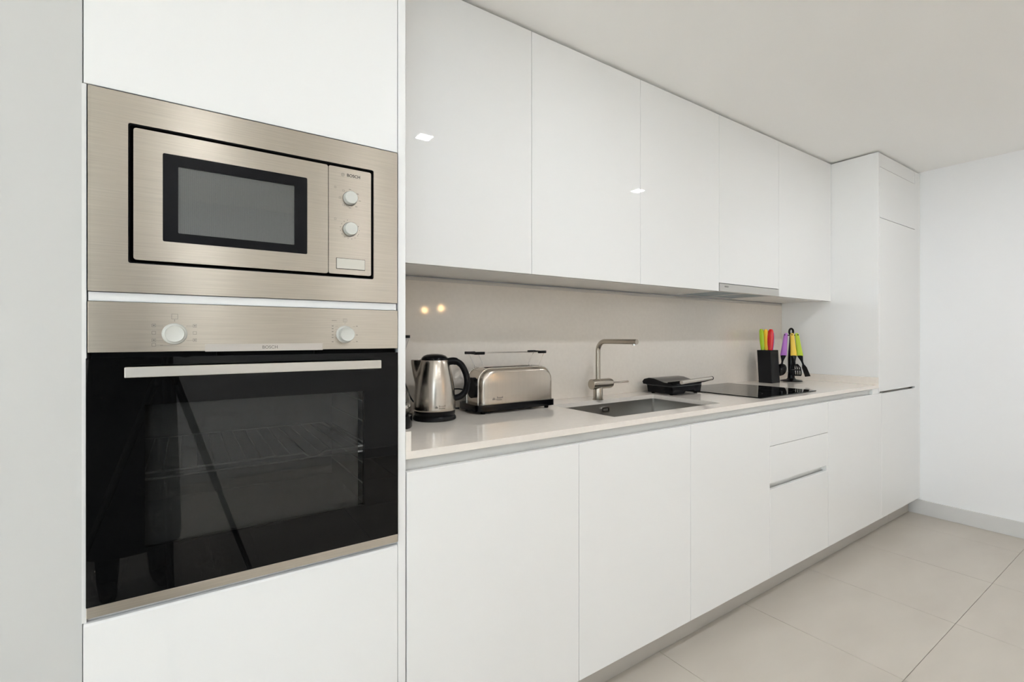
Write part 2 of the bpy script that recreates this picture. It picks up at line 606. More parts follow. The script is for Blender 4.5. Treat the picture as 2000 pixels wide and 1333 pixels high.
# ------------------------------------------------------------------ microwave
mw = thing('microwave', (0.146, 0.2, 1.325), 'built-in stainless steel microwave above the oven', 'microwave')
bm = nb()
ring_plate(bm, rrect(-0.1508, 0.4430, 1.3248, 1.7055, 0.0015), rrect(-0.0925, 0.3821, 1.3813, 1.6500, 0.004), 'Y', -0.004, 0.0)
part('trim_frame', bm, 'steel_brushed', mw, label='brushed steel surround')
bm = nb()
ring_plate(bm, rrect(-0.0925, 0.3821, 1.3813, 1.6500, 0.004), rrect(-0.0900, 0.3800, 1.3838, 1.6475, 0.004), 'Y', -0.0015, 0.03)
box(bm, -0.10, 0.39, 0.03, 0.034, 1.375, 1.655)
part('black_recess', bm, 'black_void', mw, label='black shadow gap around the front')
part('body', b1(-0.08, 0.37, 0.034, 0.40, 1.385, 1.645, bev=0.002), 'enamel_dark', mw)
bm = nb()
ring_plate(bm, rrect(-0.0845, 0.2744, 1.3885, 1.6427, 0.005), rrect(-0.0390, 0.2287, 1.4286, 1.6034, 0.003), 'Y', -0.004, 0.028)
mwd = part('door', bm, 'steel_brushed', mw, label='brushed steel door')
bm = nb()
ring_plate(bm, rrect(-0.0389, 0.2286, 1.4287, 1.6033, 0.003), rrect(-0.0139, 0.2018, 1.4474, 1.5812, 0.002), 'Y', -0.0034, 0.010)
part('window_border', bm, 'black_satin', mwd, label='black window border')
part('screen', b1(-0.0141, 0.2020, 0.001, 0.004, 1.4472, 1.5814), 'microwave_screen', mwd, label='grey perforated window screen')
part('pane', b1(-0.0140, 0.2019, -0.0025, -0.0022, 1.4473, 1.5813), 'clear_glass', mwd)
bm = nb()
prism(bm, rrect(0.2756, 0.3756, 1.3890, 1.6427, 0.004), 'Y', -0.004, 0.028)
mwp = part('control_panel', bm, 'steel_brushed', mw, label='narrow steel control panel')
for zc in (1.5713, 1.4972):
    bm = nb()
    lathe(bm, [(0.0, 0.0), (0.0158, 0.0), (0.0160, 0.001), (0.0152, 0.0135), (0.0140, 0.0150), (0.0, 0.0152)], (0.3245, -0.004, zc), '-Y', 40)
    k = part('knob', bm, 'knob_white', mw, smooth=35, label='round white control knob')
    bm = nb()
    lathe(bm, [(0.0172, 0.0), (0.0172, 0.0012), (0.0159, 0.0013)], (0.3245, -0.0041, zc), '-Y', 40)
    part('shadow_ring', bm, 'print_grey', k, smooth=35)
bm = nb()
ring_plate(bm, rrect(0.2925, 0.3607, 1.4008, 1.4270, 0.0008), rrect(0.2933, 0.3599, 1.4016, 1.4262, 0.0006), 'Y', -0.0045, -0.003)
part('button_frame', bm, 'black_satin', mw)
part('button', b1(0.2934, 0.3598, -0.0065, -0.003, 1.4017, 1.4261, bev=0.0008), 'button_cream', mw, label='cream door release button')
text('lettering', 'BOSCH', 0.0098, (0.3332, -0.0042, 1.6262), 'print_dark', mw, bold=0.00022)
bm = nb()
ring_plate(bm, [(0.3080 + 0.0038 * math.cos(t), 1.6262 + 0.0038 * math.sin(t)) for t in [2 * math.pi * i / 24 for i in range(24)]],
           [(0.3080 + 0.0032 * math.cos(t), 1.6262 + 0.0032 * math.sin(t)) for t in [2 * math.pi * i / 24 for i in range(24)]], 'Y', -0.0044, -0.0038)
box(bm, 0.3062, 0.3067, -0.0044, -0.0038, 1.6236, 1.6288)
box(bm, 0.3093, 0.3098, -0.0044, -0.0038, 1.6236, 1.6288)
box(bm, 0.3067, 0.3093, -0.0044, -0.0038, 1.6259, 1.6265)
part('emblem', bm, 'print_grey', mw)
# dial marks
bm = nb()
def dash(bm, x, z, w, h, y0=-0.0044):
    box(bm, x - w / 2, x + w / 2, y0, y0 + 0.0006, z - h / 2, z + h / 2)
def sq(bm, x, z, s, y0=-0.0044, t=0.0004):
    for dx in (-s / 2, s / 2):
        dash(bm, x + dx, z, t, s, y0)
    for dz in (-s / 2, s / 2):
        dash(bm, x, z + dz, s, t, y0)
for i, a in enumerate((90, 40, -5, -50, -90, -130, -178, 130)):
    x, z = 0.3245 + 0.0235 * math.cos(R(a)), 1.5713 + 0.0222 * math.sin(R(a))
    if i >= 5:
        sq(bm, x, z, 0.0040)
    else:
        for q in range(3):
            dash(bm, x + (q - 1) * 0.0019, z, 0.0011, 0.0019)
sq(bm, 0.2905, 1.5935, 0.0042)
dash(bm, 0.2905, 1.5935, 0.002, 0.0004)
for a in list(range(105, 330, 22)) + [25, 0, -25]:
    x, z = 0.3245 + 0.0225 * math.cos(R(a)), 1.4972 + 0.0225 * math.sin(R(a))
    dash(bm, x, z, 0.0016, 0.0018)
sq(bm, 0.2905, 1.5185, 0.0040)
part('dial_marks', bm, 'print_grey', mw)['kind'] = 'stuff'

# ------------------------------------------------------------------ oven
ov = thing('oven', (0.146, 0.2, 0.7185), 'built-in oven with black glass door and steel control panel', 'oven')
part('control_panel', b1(-0.1510, 0.4441, -0.004, 0.018, 1.2103, 1.3058, bev=0.0008), 'steel_brushed', ov, label='brushed steel control panel')
bm = nb()
box(bm, -0.148, 0.441, 0.012, 0.03, 1.196, 1.2103)
for xx in (0.052, 0.245):
    box(bm, xx, xx + 0.0012, -0.001, 0.012, 1.2005, 1.2100)
part('vent_slot', bm, 'black_void', ov, label='black vent slot under the control panel')
WX0, WX1, WZ0, WZ1 = -0.0668, 0.3588, 0.8295, 1.1075
bm = nb()
ring_plate(bm, rrect(-0.1535, 0.4442, 0.7385, 1.2000, 0.0012), rrect(WX0, WX1, WZ0, WZ1, 0.002), 'Y', -0.004, 0.0)
ovd = part('door', bm, 'black_glass', ov, label='black glass oven door')
bm = nb()
ring_plate(bm, rrect(-0.150, 0.441, 0.742, 1.196, 0.002), rrect(WX0 - 0.004, WX1 + 0.004, WZ0 - 0.004, WZ1 + 0.004, 0.002), 'Y', 0.0, 0.022)
part('door_back', bm, 'black_void', ovd)
part('pane', b1(WX0, WX1, -0.004, -0.0036, WZ0, WZ1), 'oven_glass', ovd, label='dark see-through oven window')
part('inner_pane', b1(WX0 - 0.004, WX1 - 0.010, 0.014, 0.0145, WZ0 - 0.004, WZ1 + 0.004), 'oven_screen', ovd)
part('lower_trim', b1(-0.1528, 0.4441, -0.005, 0.018, 0.7187, 0.7383, bev=0.0008), 'steel_brushed', ovd, label='brushed steel strip along the door bottom')
bm = nb()
box(bm, -0.0944, 0.3862, -0.050, -0.038, 1.1640, 1.1835, bev=0.0012)
for xx in (-0.080, 0.352):
    box(bm, xx, xx + 0.02, -0.039, -0.003, 1.1675, 1.180, bev=0.001)
part('handle', bm, 'handle_satin', ovd, label='long flat satin metal handle')
bm = nb()
X0, X1, Y0, Y1, Z0, Z1 = -0.10, 0.392, 0.0225, 0.45, 0.795, 1.145
for a in ((X0 - .004, X0, Y0, Y1, Z0, Z1), (X1, X1 + .004, Y0, Y1, Z0, Z1), (X0, X1, Y1, Y1 + .004, Z0, Z1),
          (X0, X1, Y0, Y1, Z0 - .004, Z0), (X0, X1, Y0, Y1, Z1, Z1 + .004)):
    box(bm, *a)
part('cavity', bm, 'enamel_dark', ov)
bm = nb()
for zz in (0.9690, 0.9560):
    pts = [(X0 + 0.004, 0.020, zz), (0.225, 0.020, zz), (0.240, 0.020, 0.9590), (0.256, 0.020, 0.9590), (0.272, 0.020, zz), (X1 - 0.030, 0.020, zz)]
    tube(bm, pts, 0.0024, 8)
tube(bm, [(X0 + 0.004, 0.42, 0.969), (X1 - 0.03, 0.42, 0.969)], 0.0019, 8)
tube(bm, [(X1 - 0.030, 0.020, 0.969), (X1 - 0.030, 0.42, 0.969)], 0.0019, 8)
tube(bm, [(X0 + 0.004, 0.020, 0.969), (X0 + 0.004, 0.42, 0.969)], 0.0019, 8)
for i in range(15):
    xx = X0 + 0.03 + i * 0.03
    tube(bm, [(xx, 0.020, 0.967), (xx, 0.42, 0.967)], 0.0012, 6)
part('rack', bm, 'rack_wire', ov, smooth=40, label='chrome oven rack')
for zz in (0.855, 0.91, 0.965, 1.02, 1.075):
    for xx in (X0 + 0.002, X1 - 0.002):
        bm = nb()
        tube(bm, [(xx, 0.05, zz - 0.006), (xx, 0.44, zz - 0.006)], 0.002, 6)
        part('rack_rail', bm, 'rack_wire', ov, smooth=40)
for xc, ro, ri in ((-0.0196, 0.0212, 0.0168), (0.3130, 0.0205, 0.0165)):
    bm = nb()
    lathe(bm, [(0, 0), (ro, 0), (ro, 0.0025), (ro - 0.0018, 0.005), (ri + 0.0006, 0.0052), (ri - 0.0005, 0.006)], (xc, -0.004, 1.2455), '-Y', 48)
    k = part('knob', bm, 'knob_white', ov, smooth=35, label='round white oven knob')
    bm = nb()
    dep = 0.010 if xc < 0 else 0.024
    lathe(bm, [(ri, 0.004), (ri, dep), (ri - 0.001, dep + 0.0012), (ri - 0.0024, dep + 0.0004), (0, dep + 0.0002)], (xc, -0.004, 1.2455), '-Y', 48)
    part('knob_cap', bm, 'knob_white', k, smooth=35)
bm = nb()
ring_plate(bm, rrect(0.0318, 0.2622, 1.2092, 1.2243, 0.0004), rrect(0.0328, 0.2612, 1.2092 + 0.001, 1.2233, 0.0003), 'Y', -0.0052, -0.003)
box(bm, 0.0326, 0.2614, -0.0046, -0.003, 1.2098, 1.2236)
plate = part('brand_plate', bm, 'plate_satin', ov, label='thin satin brand plate')
bm = nb()
box(bm, 0.0316, 0.2622, -0.0056, -0.003, 1.2236, 1.2246)
box(bm, 0.0316, 0.0326, -0.0056, -0.003, 1.2100, 1.2246)
part('plate_edge', bm, 'handle_satin', plate)
text('lettering', 'BOSCH', 0.0095, (0.152, -0.0048, 1.2168), 'print_grey', plate, bold=0.0001)
bm = nb()
sq(bm, -0.0196, 1.2800, 0.0100, t=0.0006)
dash(bm, -0.0196, 1.2722, 0.0008, 0.004)
for zz, c in ((1.2620, -1), (1.2475, -1), (1.2330, -1), (1.2240, -1), (1.2620, 1), (1.2475, 1), (1.2330, 1)):
    xx = -0.0196 + c * 0.0335
    sq(bm, xx, zz, 0.0058, t=0.0006)
    if zz not in (1.2475, 1.2240):
        dash(bm, xx, zz, 0.0030, 0.0022)
    if zz != 1.2475:
        dash(bm, -0.0196 + c * 0.0245, zz - 0.001, 0.0115, 0.0005)
dash(bm, -0.033, 1.2225, 0.020, 0.0005)
sq(bm, 0.3130, 1.2785, 0.0078, t=0.0005)
dash(bm, 0.3130, 1.2785, 0.0006, 0.008)
dash(bm, 0.3130, 1.2710, 0.0008, 0.002)
dash(bm, 0.2880, 1.2780, 0.0112, 0.0011)
for zz in (1.2650, 1.2585, 1.2520, 1.2440, 1.2380, 1.2280):
    dash(bm, 0.2845, zz, 0.0042, 0.0016)
    dash(bm, 0.2935, zz - 0.001, 0.006, 0.0004)
for zz in (1.2650, 1.2440, 1.2280):
    dash(bm, 0.3410, zz, 0.0036, 0.0016)
    dash(bm, 0.3340, zz - 0.001, 0.006, 0.0004)
part('dial_marks', bm, 'print_grey', ov)['kind'] = 'stuff'

# ------------------------------------------------------------------ upper cabinets
UY = 0.262
UX = [0.4685, 1.0640, 1.6626, 2.2573, 2.8504, 3.5215]
ulab = ['glossy white wall cabinet beside the oven tower', 'glossy white wall cabinet above the toaster and tap',
        'glossy white wall cabinet left of the extractor hood', 'glossy white wall cabinet holding the extractor hood',
        'glossy white wall cabinet against the tall end cabinet']
for i in range(5):
    x0, x1 = UX[i], UX[i + 1]
    zb = 1.4735 if i != 3 else 1.5165
    c = thing('wall_cabinet', ((x0 + x1) / 2, 0.43, zb), ulab[i], 'cabinet', 'wall cabinets')
    part('door', b1(x0 + 0.0009, x1 - 0.0009, UY, UY + DT, zb, 2.3785, bev=0.0012), 'white_lacquer', c)
    bm = nb()
    bz = zb + 0.005 if i != 3 else zb
    box(bm, x0 + 0.0006, x0 + 0.017, UY + 0.021, 0.5895, bz, 2.3785)
    box(bm, x1 - 0.017, x1 - 0.0006, UY + 0.021, 0.5895, bz, 2.3785)
    box(bm, x0 + 0.017, x1 - 0.017, UY + 0.021, 0.5895, bz, bz + 0.016)
    box(bm, x0 + 0.017, x1 - 0.017, UY + 0.021, 0.5895, 2.362, 2.3785)
    part('carcass', bm, 'white_carcass', c)

# ------------------------------------------------------------------ extractor hood
hx0, hx1 = UX[3] + 0.002, UX[4] - 0.002
hd = thing('extractor_hood', ((hx0 + hx1) / 2, 0.42, 1.474), 'slim pull-out extractor hood with steel front above the hob', 'extractor hood')
part('front_panel', b1(hx0, hx1, UY - 0.003, UY + 0.016, 1.4740, 1.5135, bev=0.001), 'steel_hood', hd)
part('body', b1(hx0, hx1, UY + 0.016, 0.588, 1.4800, 1.5145, bev=0.001), 'white_carcass', hd)
for k, (fx0, fx1) in enumerate(((hx0 + 0.03, hx0 + 0.285), (hx0 + 0.295, hx0 + 0.55))):
    bm = nb()
    ring_plate(bm, rrect(fx0, fx1, 0.29, 0.54, 0.003), rrect(fx0 + 0.012, fx1 - 0.012, 0.302, 0.528, 0.002), 'Z', 1.4770, 1.4800)
    f = part('filter_panel', bm, 'aluminium_rail', hd)
    part('filter_mesh', b1(fx0 + 0.012, fx1 - 0.012, 0.302, 0.528, 1.4785, 1.4800), 'filter_film_blue', f, label='blue filmed grease filter')
text('lettering', 'BOSCH', 0.0105, (hx0 + 0.060, UY - 0.0032, 1.4990), 'print_dark', hd, bold=0.0001)

# ------------------------------------------------------------------ backsplash
bs = thing('backsplash', (1.99, 0.585, 0.943), 'beige grey polished stone backsplash behind the worktop', 'backsplash')
part('slab', b1(0.4668, 3.5225, 0.5800, 0.5915, 0.9435, 1.4595), 'quartz_shaded', bs)
part('top_trim', b1(0.4670, 3.5220, 0.5790, 0.5915, 1.4598, 1.4730, bev=0.0006), 'aluminium_plinth', bs, label='thin grey trim under the wall cabinets')

# ------------------------------------------------------------------ base cabinets
BX = [0.4690, 1.0626, 1.6533, 2.2520, 2.8437, 3.5710]
blab = ['glossy white base cabinet beside the oven tower', 'glossy white base cabinet under the tap end of the sink',
        'glossy white base cabinet left of the drawers', 'glossy white three-drawer base cabinet under the hob',
        'glossy white base cabinet right of the drawers']
for i in range(5):
    x0, x1 = BX[i], BX[i + 1]
    c = thing('drawer_cabinet' if i == 3 else 'base_cabinet', ((x0 + x1) / 2, 0.3, 0.11), blab[i], 'cabinet', 'base cabinets')
    a0, a1 = x0 + 0.0009, x1 - 0.0009
    if i != 3:
        part('door', b1(a0, a1, 0.0, DT, 0.1120, 0.8890, bev=0.0012), 'white_lacquer', c)
    else:
        part('drawer', b1(a0, a1, 0.0, DT, 0.7275, 0.8890, bev=0.0012), 'white_lacquer', c, label='top drawer front')
        part('drawer', b1(a0, a1, 0.0, DT, 0.5525, 0.7255, bev=0.0012), 'white_lacquer', c, label='middle drawer front')
        part('drawer', b1(a0, a1, 0.0, DT, 0.1120, 0.5235, bev=0.0012), 'white_lacquer', c, label='deep bottom drawer front')
        bm = nb()
        pr = [(0.006, 0.552), (0.022, 0.548), (0.026, 0.540), (0.026, 0.516), (0.029, 0.516), (0.029, 0.5525)]
        prism(bm, pr, 'X', a0, a1)
        part('handle_channel', bm, 'aluminium_rail', c, label='grey recessed grip channel between drawers')
        part('channel_end', b1(a1 - 0.0170, a1, 0.001, 0.026, 0.5238, 0.5522), 'white_lacquer', c)
    top = 0.70 if i in (1, 2) else 0.880
    bm = nb()
    box(bm, x0 + 0.0006, x0 + 0.017, 0.0305, 0.575, 0.1105, top)
    box(bm, x1 - 0.017, x1 - 0.0006, 0.0305, 0.575, 0.1105, top)
    box(bm, x0 + 0.017, x1 - 0.017, 0.0305, 0.575, 0.1105, 0.127)
    box(bm, x0 + 0.017, x1 - 0.017, 0.565, 0.575, 0.127, top)
    part('carcass', bm, 'white_carcass', c)

# recessed grip rail below the worktop
bm = nb()
pr = [(0.003, 0.9225), (0.010, 0.9200), (0.018, 0.9130), (0.0225, 0.9040), (0.0235, 0.8950), (0.0235, 0.8820), (0.0265, 0.8820), (0.0265, 0.9225)]
prism(bm, pr, 'X', 0.4672, 3.4376)
rail = thing('grip_rail', (1.95, 0.02, 0.882), 'grey recessed aluminium grip rail under the worktop edge', 'rail')
part('channel', bm, 'aluminium_rail', rail, smooth=30)
part('end_cap', b1(3.4380, 3.5225, 0.0015, 0.0265, 0.8895, 0.9225, bev=0.0006), 'white_lacquer', rail)

# ------------------------------------------------------------------ plinth
for k, (a, b, lb) in enumerate(((0.4668, 3.878, 'long grey aluminium plinth under the base cabinets'), (3.8805, XR - 0.0145, 'short grey plinth piece next to the far wall'))):
    o = part('plinth', b1(a, b, 0.062, 0.078, 0.0, 0.1100, bev=0.0005), 'aluminium_plinth')
    tag(o, lb, 'plinth', 'plinths')

# ------------------------------------------------------------------ worktop
ZW = 0.9430
wt = thing('worktop', (1.99, 0.3, 0.923), 'pale beige quartz worktop with a cut-out for the sink', 'worktop')
SX0, SX1, SY0, SY1 = 1.3060, 1.9810, 0.0780, 0.4560
bm = nb()
ox0, ox1, oy0, oy1 = 0.4668, 3.5228, -0.001, 0.5918
inner = rrect(SX0, SX1, SY0, SY1, 0.008, 4)
corners = [(ox1, oy1), (ox0, oy1), (ox0, oy0), (ox1, oy0)]
V = {}
for zz in (0.9230, ZW):
    V[zz] = ([bm.verts.new((x, y, zz)) for x, y in inner], [bm.verts.new((x, y, zz)) for x, y in corners])
    I, O = V[zz]
    for q in range(4):
        for s in range(4):
            bm.faces.new((I[q * 5 + s], I[q * 5 + s + 1], O[q]))
        bm.faces.new((I[q * 5 + 4], I[(q * 5 + 5) % 20], O[(q + 1) % 4], O[q]))
ring_faces(bm, V[0.9230][0], V[ZW][0])
ring_faces(bm, V[0.9230][1], V[ZW][1])
part('slab', bm, 'quartz', wt)
tag(part('worktop_upstand', b1(0.4668, 0.4815, -0.0008, 0.5795, ZW, 0.9945, bev=0.0005), 'quartz'), 'low stone upstand against the oven tower', 'upstand', 'worktop upstands')
tag(part('worktop_upstand', b1(3.5080, 3.5228, -0.0008, 0.5795, ZW, 0.9890, bev=0.0005), 'quartz'), 'low stone upstand against the tall end cabinet', 'upstand', 'worktop upstands')

# ------------------------------------------------------------------ tall end cabinet
te = thing('tall_end_cabinet', (3.88, 0.3, 0.11), 'tall glossy white cabinet in the corner by the far wall', 'cabinet')
part('side_panel', b1(3.5230, 3.5410, 0.0, 0.5915, 0.8900, 2.3785, bev=0.0008), 'white_lacquer', te)
fx0, fx1 = 3.5430, 4.1520
part('top_panel', b1(fx0, fx1, 0.002, DT + 0.002, 2.2935, 2.3785, bev=0.0008), 'white_lacquer', te)
part('door', b1(fx0, fx1, 0.0, DT, 1.9790, 2.2905, bev=0.001), 'white_lacquer', te, label='small upper door')
part('door', b1(fx0, fx1, 0.0, DT, 0.9000, 1.9760, bev=0.001), 'white_lacquer', te, label='tall middle door')
part('door', b1(3.5730, fx1, 0.0, DT, 0.1120, 0.8860, bev=0.001), 'white_lacquer', te, label='lower door')
part('grip_strip', b1(3.5730, fx1, 0.0300, 0.0340, 0.8800, 0.9080), 'aluminium_plinth', te, label='narrow grey grip gap')
part('filler_strip', b1(4.1535, 4.2525, 0.001, DT, 0.1120, 2.3785, bev=0.0006), 'white_lacquer', te)
bm = nb()
box(bm, 3.5740, 3.590, 0.021, 0.585, 0.1105, 0.889)
box(bm, 4.236, 4.252, 0.021, 0.585, 0.1105, 2.3785)
box(bm, 3.5415, 4.236, 0.021, 0.585, 2.362, 2.3785)
box(bm, 3.590, 4.236, 0.575, 0.585, 0.127, 2.362)
box(bm, 3.590, 4.236, 0.021, 0.575, 0.1105, 0.127)
part('carcass', bm, 'white_carcass', te)

# ------------------------------------------------------------------ sink
sk = thing('sink', ((SX0 + SX1) / 2, (SY0 + SY1) / 2, 0.735), 'rectangular undermount stainless steel sink below the tap', 'sink')
bm = nb()
e = 0.004
loops = []
for (dx, zz, rr) in ((0.022, 0.9225, 0.03), (-e, 0.9225, 0.012), (-e, 0.9205, 0.012), (-e + 0.001, 0.760, 0.014), (0.010, 0.742, 0.02), (0.030, 0.737, 0.03)):
    if dx == 0.022:
        pts = rrect(SX0 - 0.022, SX1 + 0.022, SY0 - 0.020, SY1 + 0.022, 0.02, 6)
    else:
        pts = rrect(SX0 + dx, SX1 - dx, SY0 + dx, SY1 - dx, rr, 6)
    loops.append([bm.verts.new((x, y, zz)) for x, y in pts])
for a, b in zip(loops, loops[1:]):
    ring_faces(bm, a, b)
bm.faces.new(loops[-1])
bowl = part('bowl', bm, 'steel_sink', sk, smooth=40)
md = bowl.modifiers.new('thickness', 'SOLIDIFY')
md.thickness = 0.0012
md.offset = -1
yb = SY1 + e - 0.0015
bm = nb()
ring_plate(bm, rrect(1.615, 1.669, 0.8795, 0.9065, 0.009), rrect(1.620, 1.664, 0.8845, 0.9015, 0.006), 'Y', yb - 0.004, yb)
of = part('overflow', bm, 'chrome', sk, label='small rectangular overflow')
part('overflow_slot', b1(1.620, 1.664, yb - 0.0012, yb, 0.8845, 0.9015), 'black_void', of)
part('overflow_cover', b1(1.626, 1.658, yb - 0.0045, yb - 0.002, 0.8870, 0.8985, bev=0.001), 'steel_sink', of)
bm = nb()
lathe(bm, [(0.0, 0.0), (0.030, 0.0), (0.045, 0.004), (0.047, 0.0045), (0.047, 0.001)], (1.6435, 0.27, 0.7375), 'Z', 40)
part('drain', bm, 'chrome', sk, smooth=35)

# ------------------------------------------------------------------ tap
FX, FY = 1.605, 0.468
tp = thing('kitchen_tap', (FX, FY, ZW), 'brushed nickel single-lever kitchen tap with square swan neck', 'tap')
bm = nb()
lathe(bm, [(0.0, 0), (0.0255, 0), (0.0255, 0.003), (0.0222, 0.0045), (0.0222, 0.090), (0.0205, 0.0925), (0.0125, 0.0935), (0, 0.0935)], (FX, FY, ZW), 'Z', 40)
part('column', bm, 'nickel_faucet', tp, smooth=35)
bm = nb()
zt = ZW + 0.2745
rb = 0.045
pts = [(FX, FY, ZW + 0.09), (FX, FY, zt - rb)]
for i in range(1, 12):
    t = R(90 * i / 12)
    pts.append((FX, FY - rb + rb * math.cos(t), zt - rb + rb * math.sin(t)))
pts += [(FX, FY - rb, zt), (FX, FY - 0.236, zt)]
tube(bm, pts, 0.0112, 24)
part('spout', bm, 'nickel_faucet', tp, smooth=45)
bm = nb()
cyl(bm, (FX, FY - 0.221, zt - 0.016), (FX, FY - 0.221, zt - 0.009), 0.0085, n=24)
part('aerator', bm, 'chrome', tp, smooth=40)
bm = nb()
zc = ZW + 0.0745
lathe(bm, [(0, -0.047), (0.0225, -0.047), (0.0240, -0.0455), (0.0240, 0.070), (0.0215, 0.080), (0.012, 0.084), (0, 0.084)], (FX, FY - 0.004, zc), 'X', 40)
part('lever_body', bm, 'nickel_faucet', tp, smooth=35, label='horizontal cylinder body')
bm = nb()
tube(bm, [(FX + 0.070, FY - 0.010, zc + 0.003), (FX + 0.085, FY - 0.022, zc + 0.004), (FX + 0.150, FY - 0.052, zc + 0.008)], 0.004, 12)
part('lever', bm, 'nickel_faucet', tp, smooth=45, label='thin lever')

# ------------------------------------------------------------------ hob
hb = thing('hob', (2.554, 0.31, ZW), 'flat black glass hob set on the worktop', 'hob')
bm = nb()
prism(bm, rrect(2.2720, 2.8350, 0.0530, 0.5670, 0.004), 'Z', ZW + 0.0008, ZW + 0.0050)
part('glass', bm, 'black_glass', hb)
bm = nb()
ring_plate(bm, rrect(2.2730, 2.8340, 0.0540, 0.5660, 0.004), rrect(2.285, 2.822, 0.066, 0.554, 0.004), 'Z', ZW, ZW + 0.0008)
part('seal', bm, 'black_satin', hb)
for cx, cy, rr in ((2.41, 0.43, 0.09), (2.70, 0.43, 0.072), (2.41, 0.20, 0.072), (2.70, 0.20, 0.09)):
    bm = nb()
    a = [(cx + rr * math.cos(2 * math.pi * i / 40), cy + rr * math.sin(2 * math.pi * i / 40)) for i in range(40)]
    b = [(cx + (rr - .001) * math.cos(2 * math.pi * i / 40), cy + (rr - .001) * math.sin(2 * math.pi * i / 40)) for i in range(40)]
    ring_plate(bm, a, b, 'Z', ZW + 0.0049, ZW + 0.00505)
    part('cooking_zone', bm, 'enamel_dark', hb)


# ------------------------------------------------------------------ kettle
KX, KY = 0.7415, 0.4147
kt = thing('kettle', (KX, KY, ZW), 'stainless steel electric kettle with black lid, handle and base', 'kettle', rz=R(-25))
bm = nb()
lathe(bm, [(0.0, 0.0), (0.0745, 0.0), (0.0775, 0.003), (0.0765, 0.010), (0.0715, 0.0165), (0.0, 0.0165)], (0, 0, 0), 'Z', 56)
part('power_base', bm, 'black_plastic', kt, smooth=35, local=True)
bm = nb()
lathe(bm, [(0.0, 0.0168), (0.0715, 0.0168), (0.0735, 0.020), (0.0742, 0.034), (0.0, 0.034)], (0, 0, 0), 'Z', 56)
part('lower_band', bm, 'black_gloss_plastic', kt, smooth=35, local=True)
# body: rotational form pulled out into a spout near the rim on the -X side
bm = nb()
prof = [(0.0745, 0.0335), (0.0750, 0.040), (0.0745, 0.060), (0.0732, 0.085), (0.0708, 0.110), (0.0675, 0.135), (0.0630, 0.160),
        (0.0580, 0.182), (0.0535, 0.200), (0.0500, 0.2115), (0.0485, 0.2140)]
rows = []
NS = 72
for r, h in prof:
    row = []
    for i in range(NS):
        t = 2 * math.pi * i / NS
        da = abs(((t - math.pi + math.pi) % (2 * math.pi)) - math.pi)   # angle from -X
        bump = 0.0
        if h > 0.125:
            s = min((h - 0.125) / 0.085, 1.0)
            wdt = 0.42
            if da < wdt:
                bump = (0.5 + 0.5 * math.cos(math.pi * da / wdt)) * s * 0.034
        row.append(bm.verts.new(((r + bump) * math.cos(t), (r + bump) * math.sin(t), h)))
    rows.append(row)
for a, b in zip(rows, rows[1:]):
    ring_faces(bm, a, b)
kb = part('body', bm, 'steel_appliance', kt, smooth=50, local=True, label='brushed steel kettle body with spout')
md = kb.modifiers.new('wall', 'SOLIDIFY')
md.thickness = 0.0012
md.offset = -1
bm = nb()
lathe(bm, [(0.0, 0.2085), (0.0470, 0.2085), (0.0490, 0.2150), (0.0470, 0.2205), (0.0400, 0.2275), (0.0280, 0.2325), (0.0120, 0.2345), (0.0, 0.2348)], (0.0, 0, 0), 'Z', 48)
part('lid', bm, 'black_gloss_plastic', kt, smooth=50, local=True)
bm = nb()
hp = smooth_path([(0.044, 0, 0.206), (0.072, 0, 0.208), (0.096, 0, 0.194), (0.113, 0, 0.160), (0.117, 0, 0.128), (0.110, 0, 0.098), (0.092, 0, 0.080), (0.068, 0, 0.073)], 6)
tube(bm, hp, 0.0115, 16, rr=[0.0135 if i < 8 else 0.0115 for i in range(len(hp))])
part('handle', bm, 'black_plastic', kt, smooth=60, local=True)
bm = nb()
box(bm, 0.074, 0.088, -0.008, 0.008, 0.034, 0.040, bev=0.0015)
part('switch', bm, 'black_gloss_plastic', kt, local=True)
lr = 0.0755
def curved_text(name, body, size, ang, z, rad, mat, parent, bold=0.0):
    """lettering wrapped around a vertical cylinder of the given radius (local space)"""
    o = text(name, body, size, (0, 0, 0), mat, parent, rot=(90, 0, 0), bold=bold, local=True)
    me = o.data
    bm = bmesh.new()
    bm.from_mesh(me)
    bmesh.ops.triangulate(bm, faces=bm.faces)
    for v in bm.verts:
        a = ang + v.co.x / rad
        rr_ = rad + (0.0003 if v.co.y < 0 else 0.0)
        v.co = Vector((rr_ * math.cos(a), rr_ * math.sin(a), z + v.co.z))
    bm.to_mesh(me)
    bm.free()
    return o
va = math.atan2(-(KY + 1.1751), -KX) - R(-25)
curved_text('lettering', 'Russell', 0.0088, va + 0.36, 0.0545, 0.0745, 'print_dark', kt)
curved_text('lettering', 'Hobbs', 0.0088, va + 0.34, 0.0470, 0.0748, 'print_dark', kt)
bm = nb()
a0 = va + 0.08
for q in range(5):
    aa = a0 + 0.025 * (q - 2)
    cyl(bm, (0.0742 * math.cos(aa), 0.0742 * math.sin(aa), 0.047), (0.0742 * math.cos(aa), 0.0742 * math.sin(aa), 0.047 + 0.009 - abs(q - 2) * 0.0015), 0.0011, n=8)
part('emblem', bm, 'print_grey', kt, local=True)
inv = Matrix.Rotation(R(25), 4, 'Z')
def loc_of(x, y, z):
    return inv @ Vector((x - KX, y - KY, z - ZW))
bm = nb()
tube(bm, [loc_of(*q) for q in smooth_path([(KX + 0.02, KY + 0.070, ZW + 0.006), (KX + 0.03, 0.53, ZW + 0.008), (0.72, 0.566, ZW + 0.05), (0.69, 0.572, ZW + 0.12), (0.665, 0.572, ZW + 0.155), (0.62, 0.572, ZW + 0.172), (0.56, 0.572, ZW + 0.15)], 8)], 0.0030, 8)
